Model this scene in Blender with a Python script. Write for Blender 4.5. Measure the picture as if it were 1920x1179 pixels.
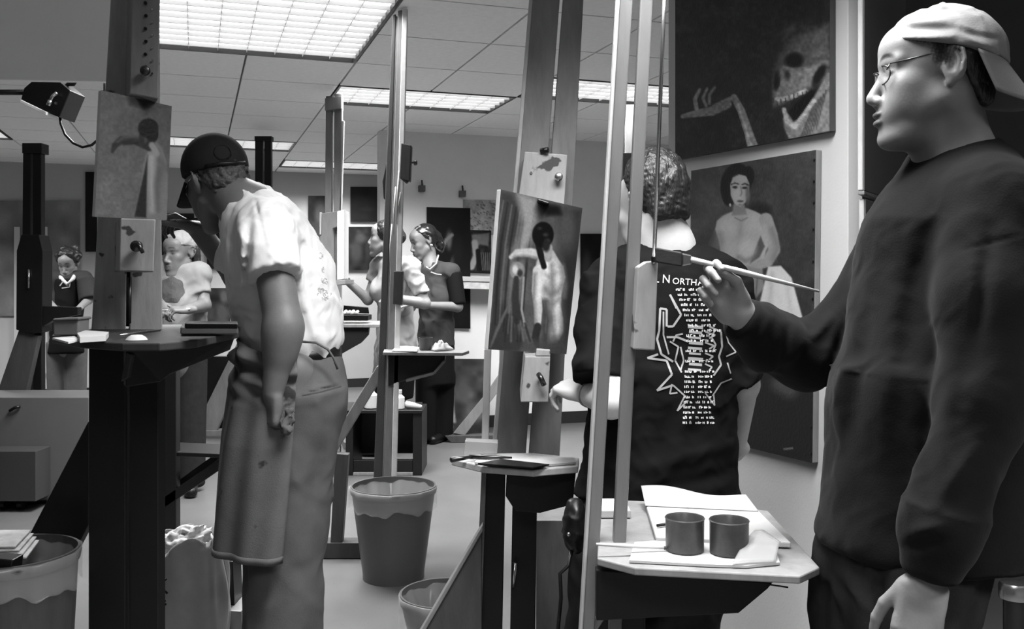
import bpy, bmesh, math, random
import numpy as np
from mathutils import Vector, Matrix
from mathutils.bvhtree import BVHTree

random.seed(7)
rng = np.random.default_rng(7)
for o in list(bpy.data.objects):
    bpy.data.objects.remove(o, do_unlink=True)
SC = bpy.context.scene
COL = SC.collection

# ------------------------------------------------------------------ camera
F = 1750.0            # focal length in pixels of the 1920 wide frame
CX, HY = 960.0, 522.0  # principal column, horizon row
CAMZ = 1.25
ROOM_YAW = math.radians(18.7)
cam_data = bpy.data.cameras.new('camera')
cam = bpy.data.objects.new('camera', cam_data)
COL.objects.link(cam)
cam.location = (0, 0, CAMZ)
cam.rotation_euler = (math.radians(90), 0, 0)
cam_data.sensor_width = 36.0
cam_data.sensor_fit = 'HORIZONTAL'
cam_data.lens = 36.0 * F / 1920.0
cam_data.shift_y = -(589.5 - HY) / 1920.0
cam_data.clip_start = 0.05
SC.camera = cam

# ------------------------------------------------------------------ world and exposure
world = bpy.data.worlds.new('room_air')
SC.world = world
world.use_nodes = True
wb = world.node_tree.nodes['Background']
wb.inputs[0].default_value = (1, 1, 1, 1)
wb.inputs[1].default_value = 0.015
SC.view_settings.view_transform = 'Standard'
SC.view_settings.look = 'None'
SC.view_settings.gamma = 1.0
SC.view_settings.use_curve_mapping = False
SC.view_settings.exposure = 0.42
LIGHT_POWER = 1.3       # radiance of the visible diffusers
LAMP_WATTS = 65.0       # per square metre of fixture, thrown downwards through the louvers
LAMP_SPREAD = 132.0

# ------------------------------------------------------------------ helpers: coordinates
def P(px, py, d):
    """point seen at photo pixel (px, py) that stands d metres in front of the camera"""
    return Vector(((px - CX) * d / F, d, CAMZ - (py - HY) * d / F))

def PZ(px, py, z):
    d = (CAMZ - z) * F / (py - HY)
    return P(px, py, d)

def ROOM(x, y, z=0.0):
    c, s = math.cos(ROOM_YAW), math.sin(ROOM_YAW)
    return Vector((x * c - y * s, x * s + y * c, z))

def lin(v):
    v = v / 255.0
    return v / 12.92 if v <= 0.04045 else ((v + 0.055) / 1.055) ** 2.4

def nrm(v):
    v = Vector(v)
    return v.normalized()

# ------------------------------------------------------------------ materials
MATS = {}
def mat(name, g, rough=0.6, var=0.0, scale=8.0, bump=0.0, bscale=40.0, stretch=(1, 1, 1), metal=0.0, spec=0.3,
        spots=None, attr=None, emit=None, sheen=0.0, alpha=None):
    """grey procedural material; g is the albedo as a display grey 0..255"""
    if name in MATS:
        return MATS[name]
    m = bpy.data.materials.new(name)
    MATS[name] = m
    m.use_nodes = True
    nt = m.node_tree
    b = nt.nodes['Principled BSDF']
    c = lin(g)
    b.inputs['Base Color'].default_value = (c, c, c, 1)
    b.inputs['Roughness'].default_value = rough
    b.inputs['Metallic'].default_value = metal
    b.inputs['Specular IOR Level'].default_value = spec
    if sheen:
        b.inputs['Sheen Weight'].default_value = sheen
    if alpha is not None:
        b.inputs['Alpha'].default_value = alpha
    tc = nt.nodes.new('ShaderNodeTexCoord')
    mp = nt.nodes.new('ShaderNodeMapping')
    mp.inputs['Scale'].default_value = stretch
    nt.links.new(tc.outputs['Object'], mp.inputs['Vector'])
    col = None
    if attr:
        at = nt.nodes.new('ShaderNodeAttribute')
        at.attribute_name = attr
        col = at.outputs['Color']
        nt.links.new(col, b.inputs['Base Color'])
    if var:
        n = nt.nodes.new('ShaderNodeTexNoise')
        n.inputs['Scale'].default_value = scale
        n.inputs['Detail'].default_value = 6
        n.inputs['Roughness'].default_value = 0.65
        nt.links.new(mp.outputs['Vector'], n.inputs['Vector'])
        r = nt.nodes.new('ShaderNodeMapRange')
        r.inputs['From Min'].default_value = 0.3
        r.inputs['From Max'].default_value = 0.7
        r.inputs['To Min'].default_value = 1 - var
        r.inputs['To Max'].default_value = 1 + var
        nt.links.new(n.outputs['Fac'], r.inputs['Value'])
        mx = nt.nodes.new('ShaderNodeMix')
        mx.data_type = 'RGBA'
        mx.blend_type = 'MULTIPLY'
        mx.inputs[0].default_value = 1.0
        if col is not None:
            nt.links.new(col, mx.inputs[6])
        else:
            mx.inputs[6].default_value = (c, c, c, 1)
        nt.links.new(r.outputs['Result'], mx.inputs[7])
        col = mx.outputs[2]
        nt.links.new(col, b.inputs['Base Color'])
    if spots:
        sg, ssc, thr = spots
        v = nt.nodes.new('ShaderNodeTexNoise')
        v.inputs['Scale'].default_value = ssc
        v.inputs['Detail'].default_value = 3
        nt.links.new(tc.outputs['Object'], v.inputs['Vector'])
        cr = nt.nodes.new('ShaderNodeMapRange')
        cr.inputs['From Min'].default_value = thr
        cr.inputs['From Max'].default_value = thr + 0.03
        nt.links.new(v.outputs['Fac'], cr.inputs['Value'])
        mx2 = nt.nodes.new('ShaderNodeMix')
        mx2.data_type = 'RGBA'
        nt.links.new(cr.outputs['Result'], mx2.inputs[0])
        if col is not None:
            nt.links.new(col, mx2.inputs[6])
        else:
            mx2.inputs[6].default_value = (c, c, c, 1)
        s_ = lin(sg)
        mx2.inputs[7].default_value = (s_, s_, s_, 1)
        nt.links.new(mx2.outputs[2], b.inputs['Base Color'])
    if bump:
        n2 = nt.nodes.new('ShaderNodeTexNoise')
        n2.inputs['Scale'].default_value = bscale
        n2.inputs['Detail'].default_value = 4
        nt.links.new(mp.outputs['Vector'], n2.inputs['Vector'])
        bp = nt.nodes.new('ShaderNodeBump')
        bp.inputs['Strength'].default_value = bump
        bp.inputs['Distance'].default_value = 0.01
        nt.links.new(n2.outputs['Fac'], bp.inputs['Height'])
        nt.links.new(bp.outputs['Normal'], b.inputs['Normal'])
    if emit is not None:
        b.inputs['Emission Color'].default_value = (1, 1, 1, 1)
        b.inputs['Emission Strength'].default_value = emit
    return m

def film(name, g, opacity, rough=0.25):
    """thin plastic or glass: part transparent, part glossy"""
    if name in MATS:
        return MATS[name]
    m = bpy.data.materials.new(name)
    MATS[name] = m
    m.use_nodes = True
    nt = m.node_tree
    b = nt.nodes['Principled BSDF']
    c = lin(g)
    b.inputs['Base Color'].default_value = (c, c, c, 1)
    b.inputs['Roughness'].default_value = rough
    b.inputs['Specular IOR Level'].default_value = 0.8
    t = nt.nodes.new('ShaderNodeBsdfTransparent')
    mix = nt.nodes.new('ShaderNodeMixShader')
    mix.inputs[0].default_value = opacity
    nt.links.new(t.outputs[0], mix.inputs[1])
    nt.links.new(b.outputs[0], mix.inputs[2])
    nt.links.new(mix.outputs[0], nt.nodes['Material Output'].inputs[0])
    return m

WOOD = dict(rough=0.55, var=0.22, scale=6, stretch=(3, 3, 0.7), bump=0.08, bscale=30)
mat('easel_black', 15, rough=0.45, var=0.3, scale=5, spec=0.35)
mat('easel_grey', 112, **WOOD)
mat('easel_grey_stained', 140, spots=(60, 14, 0.63), **WOOD)
mat('easel_light', 168, **WOOD)
mat('easel_dark', 62, **WOOD)
mat('rail_grey', 104, rough=0.35, var=0.12, scale=9, stretch=(3, 3, .5), spec=0.5)
mat('steel', 190, rough=0.25, metal=1.0)
mat('steel_dark', 80, rough=0.35, metal=1.0)
mat('paper', 176, rough=0.8, var=0.05, scale=12)
mat('paper_used', 190, rough=0.8, var=0.25, scale=20)
mat('black_plastic', 14, rough=0.35)
mat('wall_paint', 226, rough=0.75, var=0.04, scale=2.5, bump=0.05, bscale=120)
mat('wall_grey', 176, rough=0.75, var=0.05, scale=2.5, bump=0.05, bscale=120)
mat('wall_dark', 84, rough=0.8, var=0.1, scale=3)
mat('floor_vinyl', 89, rough=0.32, var=0.10, scale=3.0, spots=(70, 95, 0.66), spec=0.4)
mat('tile_white', 248, rough=0.9, var=0.04, scale=30, bump=0.15, bscale=160)
mat('grid_metal', 150, rough=0.5)
mat('bin_grey', 74, rough=0.38, var=0.08, scale=5)
mat('skin', 150, rough=0.5, var=0.07, scale=30, bump=0.05, bscale=220, attr='tone')
mat('hair_dark', 24, rough=0.4, var=0.5, scale=40, spec=0.6, stretch=(2, 2, .5), bump=.5, bscale=70)
mat('hair_mid', 62, rough=0.5, var=0.6, scale=45, bump=.6, bscale=90)
mat('canvas_edge', 200, rough=0.8, var=0.1, scale=20)
mat('painting', 128, rough=0.5, attr='paint', var=0.06, scale=40, bump=0.12, bscale=90, spec=0.25)

# ------------------------------------------------------------------ helpers: objects
def link(o, parent=None):
    COL.objects.link(o)
    if parent is not None:
        o.parent = parent
        o.matrix_parent_inverse = Matrix.Translation(-parent.location)
    return o

def tag(o, label=None, cat=None, group=None, kind=None):
    if label: o['label'] = label
    if cat: o['category'] = cat
    if group: o['group'] = group
    if kind: o['kind'] = kind
    return o

def thing(name, loc, label, cat, group=None):
    o = bpy.data.objects.new(name, None)
    o.empty_display_size = 0.1
    o.location = Vector(loc)
    COL.objects.link(o)
    bpy.context.view_layer.update()
    return tag(o, label, cat, group)

def mobj(name, verts, faces, m, parent=None, smooth=False):
    me = bpy.data.meshes.new(name)
    me.from_pydata([tuple(v) for v in verts], [], [tuple(f) for f in faces])
    me.update()
    me.materials.append(MATS[m] if isinstance(m, str) else m)
    if smooth:
        me.polygons.foreach_set('use_smooth', np.ones(len(me.polygons), dtype=bool))
    o = bpy.data.objects.new(name, me)
    return link(o, parent)

def bevel(o, w=0.003, seg=2):
    b = o.modifiers.new('bevel', 'BEVEL')
    b.width = w
    b.segments = seg
    b.limit_method = 'ANGLE'
    b.angle_limit = math.radians(40)
    return o

def prism(name, pts, vec, m, parent=None, bev=0.003):
    """solid: polygon of 3D points extruded by vec"""
    pts = [Vector(p) for p in pts]
    vec = Vector(vec)
    n = len(pts)
    V = pts + [p + vec for p in pts]
    nor = Vector((0, 0, 0))
    for i in range(n):
        a, b = pts[i], pts[(i + 1) % n]
        nor += a.cross(b)
    fw = list(range(n))
    bk = list(range(n, 2 * n))
    if nor.dot(vec) > 0:
        fs = [fw[::-1], bk] + [(i, (i + 1) % n, n + (i + 1) % n, n + i) for i in range(n)]
    else:
        fs = [fw, bk[::-1]] + [((i + 1) % n, i, n + i, n + (i + 1) % n) for i in range(n)]
    o = mobj(name, V, fs, m, parent)
    if bev:
        bevel(o, bev)
    return o

def board(name, px, d, t, m, parent=None, bev=0.003, ext=None):
    """solid board: photo pixels (x, y[, depth]) on its front face, t thick away from the camera"""
    pts = [P(p[0], p[1], p[2] if len(p) > 2 else d) for p in px]
    # thickness along the face normal pointing away from the camera
    nor = Vector((0, 0, 0))
    for i in range(len(pts)):
        a, b = pts[i] - pts[0], pts[(i + 1) % len(pts)] - pts[0]
        nor += a.cross(b)
    nor.normalize()
    if nor.y < 0:
        nor = -nor
    if ext is not None:
        nor = Vector(ext).normalized()
    return prism(name, pts, nor * t, m, parent, bev)

def beam(name, a, b, w, t, m, parent=None, bev=0.003, side=None, w2=None):
    """bar from a to b: w wide across the view, t deep"""
    a, b = Vector(a), Vector(b)
    ax = (b - a).normalized()
    s = Vector(side).normalized() if side is not None else ax.cross(Vector((0, 1, 0))).normalized()
    s = (s - ax * s.dot(ax)).normalized()
    k = ax.cross(s).normalized()
    w2 = w if w2 is None else w2
    V = []
    for p, ww in ((a, w), (b, w2)):
        for i, j in ((-1, -1), (1, -1), (1, 1), (-1, 1)):
            V.append(p + s * (i * ww / 2) + k * (j * t / 2))
    fs = [(0, 1, 2, 3), (7, 6, 5, 4), (0, 4, 5, 1), (1, 5, 6, 2), (2, 6, 7, 3), (3, 7, 4, 0)]
    o = mobj(name, V, fs, m, parent)
    bm = bmesh.new(); bm.from_mesh(o.data); bmesh.ops.recalc_face_normals(bm, faces=bm.faces); bm.to_mesh(o.data); bm.free()
    if bev:
        bevel(o, bev)
    return o

def tube(name, pts, r, m, parent=None, seg=8, caps=True):
    pts = [Vector(p) for p in pts]
    n = len(pts)
    rr = r if isinstance(r, (list, tuple)) else [r] * n
    V, Fc = [], []
    prev = None
    for i, p in enumerate(pts):
        t = (pts[min(i + 1, n - 1)] - pts[max(i - 1, 0)]).normalized()
        if prev is None:
            u = t.orthogonal().normalized()
        else:
            u = (prev - t * prev.dot(t)).normalized()
        prev = u
        v = t.cross(u)
        for k in range(seg):
            a = 2 * math.pi * k / seg
            V.append(p + (u * math.cos(a) + v * math.sin(a)) * rr[i])
    for i in range(n - 1):
        for k in range(seg):
            k2 = (k + 1) % seg
            Fc.append((i * seg + k, i * seg + k2, (i + 1) * seg + k2, (i + 1) * seg + k))
    if caps:
        Fc.append(tuple(range(seg))[::-1])
        Fc.append(tuple((n - 1) * seg + k for k in range(seg)))
    return mobj(name, V, Fc, m, parent, smooth=True)

def lathe(name, prof, c, m, parent=None, seg=40, closed=False, axis=None):
    """prof: (radius, height) pairs turned about the vertical through c"""
    c = Vector(c)
    V, Fc = [], []
    R = Matrix.Identity(3) if axis is None else Vector((0, 0, 1)).rotation_difference(Vector(axis)).to_matrix()
    for r, h in prof:
        for k in range(seg):
            a = 2 * math.pi * k / seg
            V.append(c + R @ Vector((r * math.cos(a), r * math.sin(a), h)))
    n = len(prof)
    for i in range(n - 1 + (1 if closed else 0)):
        j = (i + 1) % n
        for k in range(seg):
            k2 = (k + 1) % seg
            Fc.append((i * seg + k, i * seg + k2, j * seg + k2, j * seg + k))
    if not closed:
        if prof[0][0] > 1e-4: Fc.append(tuple(range(seg))[::-1])
        if prof[-1][0] > 1e-4: Fc.append(tuple((n - 1) * seg + k for k in range(seg)))
    o = mobj(name, V, Fc, m, parent, smooth=True)
    es = o.modifiers.new('split', 'EDGE_SPLIT'); es.split_angle = math.radians(40)
    return o

def box(name, lo, hi, m, parent=None, bev=0.003, room=False):
    x0, y0, z0 = lo; x1, y1, z1 = hi
    V = [(x0, y0, z0), (x1, y0, z0), (x1, y1, z0), (x0, y1, z0), (x0, y0, z1), (x1, y0, z1), (x1, y1, z1), (x0, y1, z1)]
    if room:
        V = [ROOM(*v) for v in V]
    fs = [(3, 2, 1, 0), (4, 5, 6, 7), (0, 1, 5, 4), (1, 2, 6, 5), (2, 3, 7, 6), (3, 0, 4, 7)]
    o = mobj(name, V, fs, m, parent)
    if bev:
        bevel(o, bev)
    return o

def sheet(name, fn, nu, nv, t, m, parent=None, smooth=True):
    """thick cloth or paper: fn(u, v) -> point, given real thickness by a Solidify modifier"""
    V = [fn(i / nu, j / nv) for j in range(nv + 1) for i in range(nu + 1)]
    Fc = [(j * (nu + 1) + i, j * (nu + 1) + i + 1, (j + 1) * (nu + 1) + i + 1, (j + 1) * (nu + 1) + i) for j in range(nv) for i in range(nu)]
    o = mobj(name, V, Fc, m, parent, smooth)
    s = o.modifiers.new('thick', 'SOLIDIFY')
    s.thickness = t
    s.offset = 0
    return o

def knob(c, r, parent, m='steel_dark', axis=(0, -1, 0), name='knob'):
    return lathe(name, [(r * 0.35, 0.0), (r * 0.35, r * 0.9), (r, r * 1.0), (r, r * 1.9), (r * 0.6, r * 2.2)], c, m, parent, seg=14, axis=axis)

# ------------------------------------------------------------------ painting on canvases (flat print, authored over the photo frame)
def vnoise(x, y, seed=0):
    """smooth value noise on arrays"""
    r = np.random.default_rng(seed)
    T = r.random((64, 64))
    xi = np.floor(x).astype(int); yi = np.floor(y).astype(int)
    fx = x - xi; fy = y - yi
    fx = fx * fx * (3 - 2 * fx); fy = fy * fy * (3 - 2 * fy)
    a = T[xi % 64, yi % 64]; b = T[(xi + 1) % 64, yi % 64]
    c = T[xi % 64, (yi + 1) % 64]; d = T[(xi + 1) % 64, (yi + 1) % 64]
    return (a * (1 - fx) + b * fx) * (1 - fy) + (c * (1 - fx) + d * fx) * fy

class Paint:
    def __init__(s, X, Y, g):
        s.X, s.Y = X, Y
        s.g = np.full(X.shape, float(g))
    def mix(s, mask, v):
        s.g = s.g * (1 - mask) + v * mask
    def ell(s, cx, cy, rx, ry, v, soft=0.25, rot=0, op=1.0):
        soft *= .75 if soft < .5 else 1.2
        a = math.radians(rot)
        dx, dy = s.X - cx, s.Y - cy
        u = (dx * math.cos(a) + dy * math.sin(a)) / rx
        w = (-dx * math.sin(a) + dy * math.cos(a)) / ry
        r = np.sqrt(u * u + w * w)
        s.mix(np.clip((1 + soft / 2 - r) / max(soft, 1e-3), 0, 1) * op, v)
    def stroke(s, pts, rad, v, soft=1.5, op=1.0):
        soft = max(1.2, soft * .6) if soft <= 6 else soft * 1.3
        d = np.full(s.X.shape, 1e9)
        rr = rad if isinstance(rad, (list, tuple)) else [rad] * len(pts)
        for (a, b, r0, r1) in zip(pts[:-1], pts[1:], rr[:-1], rr[1:]):
            ex, ey = b[0] - a[0], b[1] - a[1]
            t = np.clip(((s.X - a[0]) * ex + (s.Y - a[1]) * ey) / (ex * ex + ey * ey + 1e-9), 0, 1)
            d = np.minimum(d, np.hypot(s.X - a[0] - t * ex, s.Y - a[1] - t * ey) - (r0 + (r1 - r0) * t))
        s.mix(np.clip(0.5 - d / soft, 0, 1) * op, v)
    def poly(s, pts, v, soft=2.0, op=1.0):
        soft = max(1.2, soft * .6) if soft <= 6 else soft * 1.3
        ins = np.zeros(s.X.shape, bool)
        d = np.full(s.X.shape, 1e9)
        n = len(pts)
        for i in range(n):
            (x0, y0), (x1, y1) = pts[i], pts[(i + 1) % n]
            c = ((y0 > s.Y) != (y1 > s.Y)) & (s.X < (x1 - x0) * (s.Y - y0) / (y1 - y0 + 1e-12) + x0)
            ins ^= c
            ex, ey = x1 - x0, y1 - y0
            t = np.clip(((s.X - x0) * ex + (s.Y - y0) * ey) / (ex * ex + ey * ey + 1e-9), 0, 1)
            d = np.minimum(d, np.hypot(s.X - x0 - t * ex, s.Y - y0 - t * ey))
        d = np.where(ins, -d, d)
        s.mix(np.clip(0.5 - d / soft, 0, 1) * op, v)
    def noise(s, amp, scale, seed=1, sx=1, sy=1):
        n = vnoise(s.X / scale * sx + 100, s.Y / scale * sy + 100, seed) + 0.5 * vnoise(s.X / scale * 2 * sx + 300, s.Y / scale * 2 * sy + 300, seed + 1)
        s.g = s.g * (1 + amp * (n - 0.75) * 2)
    def grad(s, x0, y0, x1, y1, a, b):
        ex, ey = x1 - x0, y1 - y0
        t = np.clip(((s.X - x0) * ex + (s.Y - y0) * ey) / (ex * ex + ey * ey), 0, 1)
        s.g = s.g * (a + (b - a) * t)

PAINT_GAIN = 0.80
def set_paint(me, g, name='paint'):
    l = np.clip(g, 2, 250) / 255.0
    l = np.where(l <= 0.04045, l / 12.92, ((l + 0.055) / 1.055) ** 2.4)
    if name == 'paint':
        l = l ** 1.22 * PAINT_GAIN
    ca = me.color_attributes.new(name, 'FLOAT_COLOR', 'POINT')
    arr = np.ones((len(l), 4), dtype=np.float32)
    arr[:, 0] = arr[:, 1] = arr[:, 2] = l
    ca.data.foreach_set('color', arr.ravel())

def canvas(name, corners, fn, g0, t, parent=None, res=(60, 60), edge='canvas_edge', inset=0.002):
    """stretched canvas: corners TL TR BR BL (3D); fn(Paint) paints it; returns (surface object, stretcher object)"""
    TL, TR, BR, BL = [Vector(c) for c in corners]
    pn = (TR - TL).cross(BL - TL).normalized()      # keep the four corners in one plane
    eye = Vector((0, 0, CAMZ))
    ray = BR - eye
    BR = eye + ray * ((TL - eye).dot(pn) / ray.dot(pn))
    nu, nv = res
    u = np.linspace(0, 1, nu + 1); v = np.linspace(0, 1, nv + 1)
    U, W = np.meshgrid(u, v)
    A = np.array([TL, TR, BR, BL])
    pts = ((1 - U)[..., None] * (1 - W)[..., None] * A[0] + U[..., None] * (1 - W)[..., None] * A[1]
           + U[..., None] * W[..., None] * A[2] + (1 - U)[..., None] * W[..., None] * A[3]).reshape(-1, 3)
    nor = (TR - TL).cross(BL - TL).normalized()
    if nor.y > 0 and abs(nor.y) > 0.05:
        nor = -nor
    elif abs(nor.y) <= 0.05 and nor.dot(Vector((0, 0, CAMZ)) - TL) < 0:
        nor = -nor
    X = CX + F * pts[:, 0] / pts[:, 1]
    Y = HY - F * (pts[:, 2] - CAMZ) / pts[:, 1]
    pa = Paint(X, Y, g0)
    fn(pa)
    st = prism(name, [TL - nor * 0.0006, TR - nor * 0.0006, BR - nor * 0.0006, BL - nor * 0.0006], -nor * t, edge, parent, bev=0.002)
    fs = [(j * (nu + 1) + i, j * (nu + 1) + i + 1, (j + 1) * (nu + 1) + i + 1, (j + 1) * (nu + 1) + i) for j in range(nv) for i in range(nu)]
    me_o = mobj('painted_surface', pts, fs, 'painting', None, True)
    me = me_o.data
    if me.polygons[0].normal.dot(nor) < 0:
        me.flip_normals()
    set_paint(me, pa.g)
    me_o.parent = st
    return me_o, st

# ================================================================== the room
CEIL = 2.45
TX, TY = 0.585, 0.64          # ceiling tile pitch
GX0, GY0 = 0.841, 5.20        # a grid crossing
RX0, RX1, RY0, RY1 = -4.0, 4.6, -2.6, 10.76

fl = box('floor', (RX0, RY0, -0.08), (RX1, RY1, 0.0), 'floor_vinyl', bev=0, room=True)
tag(fl, 'pale speckled vinyl studio floor', 'floor', kind='structure')
wb_ = box('wall_back', (RX0 - .1, RY1, 0), (RX1, RY1 + 0.12, CEIL), 'wall_grey', bev=0, room=True)
tag(wb_, 'grey painted far wall of the studio', 'wall', kind='structure')
wm = box('wall_middle', (1.41, 7.5, 0), (RX1, 7.62, CEIL), 'wall_paint', bev=0, room=True)
tag(wm, 'pale partition wall hung with dark paintings behind the two far painters', 'wall', kind='structure')
wl = box('wall_left', (RX0 - 0.12, RY0, 0), (RX0, RY1, CEIL), 'wall_grey', bev=0, room=True)
tag(wl, 'grey left wall of the studio', 'wall', kind='structure')
wr = box('wall_right', (RX1, RY0, 0), (RX1 + .12, RY1, CEIL), 'wall_grey', bev=0, room=True)
tag(wr, 'grey right wall of the studio', 'wall', kind='structure')
wf = box('wall_front', (RX0, RY0 - .12, 0), (RX1, RY0, CEIL), 'wall_grey', bev=0, room=True)
tag(wf, 'grey wall behind the camera', 'wall', kind='structure')
PWX = 1.75
mat('panel_paint', 178, rough=0.75, var=0.04, scale=2.5, bump=0.05, bscale=120)
wp = box('wall_panel', (PWX, 2.2, 0), (PWX + 0.05, 3.262, CEIL), 'panel_paint', bev=0.002, room=True)
tag(wp, 'white partition panel carrying the skull and seated figure paintings', 'wall', kind='structure')
wd = box('wall_dark', (PWX + 0.052, 2.95, 0), (RX1, 3.02, CEIL), 'wall_dark', bev=0, room=True)
tag(wd, 'dark wall behind the person in the dark sweatshirt', 'wall', kind='structure')
mat('baseboard', 40, rough=0.5)
bb = box('baseboard_back', (RX0, RY1 - 0.015, 0), (RX1, RY1, 0.10), 'baseboard', bev=0.003, room=True)
tag(bb, 'black rubber baseboard along the far wall', 'baseboard', kind='structure')
bb2 = box('baseboard_middle', (1.41, 7.485, 0), (RX1, 7.5, 0.10), 'baseboard', bev=0.003, room=True)
tag(bb2, 'black rubber baseboard along the partition wall', 'baseboard', kind='structure')

# fixtures: (x0, y0, x1, y1, label)
FIX = [(-0.329, 3.92, 0.841, 5.20, 'large fluorescent ceiling light above the person in the white shirt'),
       (0.841, 5.84, 2.011, 6.48, 'fluorescent ceiling light in the middle of the ceiling, beside the tall pale rails'),
       (2.011, 5.20, 3.181, 5.84, 'fluorescent ceiling light seen between the right easel rails'),
       (-0.329, 8.40, 0.841, 9.04, 'fluorescent ceiling light behind the black cap'),
       (0.841, 9.68, 2.011, 10.32, 'farthest fluorescent ceiling light, close to the far wall'),
       (-2.669, 8.40, -1.499, 9.04, 'fluorescent ceiling light at the left edge beside the dark easel posts'),
       (0.256, 1.36, 1.426, 2.00, 'fluorescent ceiling light overhead between the painters'),
       (-0.914, -0.56, 0.256, 0.08, 'added unseen ceiling light at the near end, brightening the foreground'),  # added behind the camera to brighten faces and the near easels
       (1.426, -0.56, 2.596, 0.08, 'fluorescent ceiling light overhead at the near right end of the room')]

ce = box('ceiling', (RX0, RY0, CEIL + 0.03), (RX1, RY1, CEIL + 0.12), 'grid_metal', bev=0, room=True)
tag(ce, 'suspended ceiling of white acoustic tiles', 'ceiling', kind='structure')
def in_fix(x, y):
    return any(a - .01 < x < c + .01 and b - .01 < y < d + .01 for a, b, c, d, _ in FIX)
# tile mesh shared by all
tile_me = None
c_, s_ = math.cos(ROOM_YAW), math.sin(ROOM_YAW)
i0, i1 = math.floor((RX0 - GX0) / TX) + 1, math.floor((RX1 - GX0) / TX) - 1
j0, j1 = math.floor((2.0 - GY0) / TY), math.floor((RY1 - GY0) / TY) - 1
g = 0.006
hx, hy = TX / 2 - g, TY / 2 - g
tv = [(-hx, -hy, 0), (hx, -hy, 0), (hx, hy, 0), (-hx, hy, 0), (-hx, -hy, 0.02), (hx, -hy, 0.02), (hx, hy, 0.02), (-hx, hy, 0.02)]
tf = [(3, 2, 1, 0), (4, 5, 6, 7), (0, 1, 5, 4), (1, 2, 6, 5), (2, 3, 7, 6), (3, 0, 4, 7)]
for i in range(i0, i1 + 1):
    for j in range(j0, j1 + 1):
        x = GX0 + (i + .5) * TX; y = GY0 + (j + .5) * TY
        if in_fix(x, y):
            continue
        w = ROOM(x, y)
        if w.y < 0.5 or abs(w.x) > 0.62 * w.y + 0.9:      # only tiles near the view
            continue
        if tile_me is None:
            t0 = mobj('ceiling_tile', tv, tf, 'tile_white', ce)
            tile_me = t0.data
        else:
            t0 = bpy.data.objects.new('ceiling_tile', tile_me)
            link(t0, ce)
        t0.matrix_parent_inverse = Matrix.Identity(4)
        t0.location = (w.x, w.y, CEIL)
        t0.rotation_euler = (0, 0, ROOM_YAW)
# plain tiles outside the view, one slab
rest = []
for i in range(i0 - 1, i1 + 2):
    for j in range(math.floor((RY0 - GY0) / TY), j1 + 2):
        x = GX0 + (i + .5) * TX; y = GY0 + (j + .5) * TY
        if in_fix(x, y): continue
        w = ROOM(x, y)
        if w.y < 0.5 or abs(w.x) > 0.62 * w.y + 0.9 or i > i1 or i < i0 or j < j0 or j > j1:
            x0_, x1_ = max(x - TX / 2 + g, RX0), min(x + TX / 2 - g, RX1)
            y0_, y1_ = max(y - TY / 2 + g, RY0), min(y + TY / 2 - g, RY1)
            if x1_ > x0_ and y1_ > y0_:
                rest.append((x0_, y0_, x1_, y1_))
V, Fc = [], []
for a, b, c, d in rest:
    k = len(V)
    V += [ROOM(a, b, CEIL), ROOM(c, b, CEIL), ROOM(c, d, CEIL), ROOM(a, d, CEIL), ROOM(a, b, CEIL + .02), ROOM(c, b, CEIL + .02), ROOM(c, d, CEIL + .02), ROOM(a, d, CEIL + .02)]
    Fc += [tuple(k + q for q in f) for f in tf]
rt = mobj('ceiling_tile_field', V, Fc, 'tile_white', ce)
rt['kind'] = 'stuff'
rt.matrix_parent_inverse = Matrix.Identity(4)

# light fixtures
mat('diffuser_glow', 235, rough=0.4, emit=LIGHT_POWER)
mat('louver', 225, rough=0.35, spec=0.6)
mat('light_frame', 60, rough=0.4)
for (x0, y0, x1, y1, lab) in FIX:
    e = thing('ceiling_light', ROOM((x0 + x1) / 2, (y0 + y1) / 2, CEIL), lab, 'ceiling light', 'recessed fluorescent fixtures')
    z0 = CEIL - 0.004
    q = 0.018
    for nm, lo, hi in (('frame', (x0 + .004, y0 + .004, z0), (x1 - .004, y0 + q, z0 + .03)), ('frame', (x0 + .004, y1 - q, z0), (x1 - .004, y1 - .004, z0 + .03)),
                       ('frame', (x0 + .004, y0 + q, z0), (x0 + q, y1 - q, z0 + .03)), ('frame', (x1 - q, y0 + q, z0), (x1 - .004, y1 - q, z0 + .03))):
        box(nm, lo, hi, 'light_frame', e, bev=0, room=True)
    box('diffuser', (x0 + q, y0 + q, z0 + .024), (x1 - q, y1 - q, z0 + .03), 'diffuser_glow', e, bev=0, room=True)
    al = bpy.data.lights.new('fluorescent_tubes', 'AREA')
    al.shape = 'RECTANGLE'
    al.size, al.size_y = x1 - x0 - .06, y1 - y0 - .06
    al.energy = LAMP_WATTS * (x1 - x0) * (y1 - y0)
    al.spread = math.radians(LAMP_SPREAD)
    ao = bpy.data.objects.new('fluorescent_tubes', al)
    COL.objects.link(ao)
    ao.parent = e
    ao.location = (0, 0, -.008)
    ao.rotation_euler = (0, 0, ROOM_YAW)
    ny = max(4, int(round((y1 - y0) / 0.107)))
    for k in range(1, ny):
        y = y0 + (y1 - y0) * k / ny
        box('louver_blade', (x0 + q, y - .003, z0 + .004), (x1 - q, y + .003, z0 + .022), 'louver', e, bev=0, room=True)
    nx = 8
    for k in range(1, nx):
        x = x0 + (x1 - x0) * k / nx
        box('louver_blade', (x - .0015, y0 + q, z0 + .010), (x + .0015, y1 - q, z0 + .023), 'louver', e, bev=0, room=True)

# ================================================================== easels, furniture, props
def fy(d):
    return HY + CAMZ * F / d          # photo row of the floor at depth d

def PWy(px, py, yroom):
    k = (px - CX) / F
    d = yroom / (math.cos(ROOM_YAW) - k * math.sin(ROOM_YAW))
    return P(px, py, d)

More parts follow.
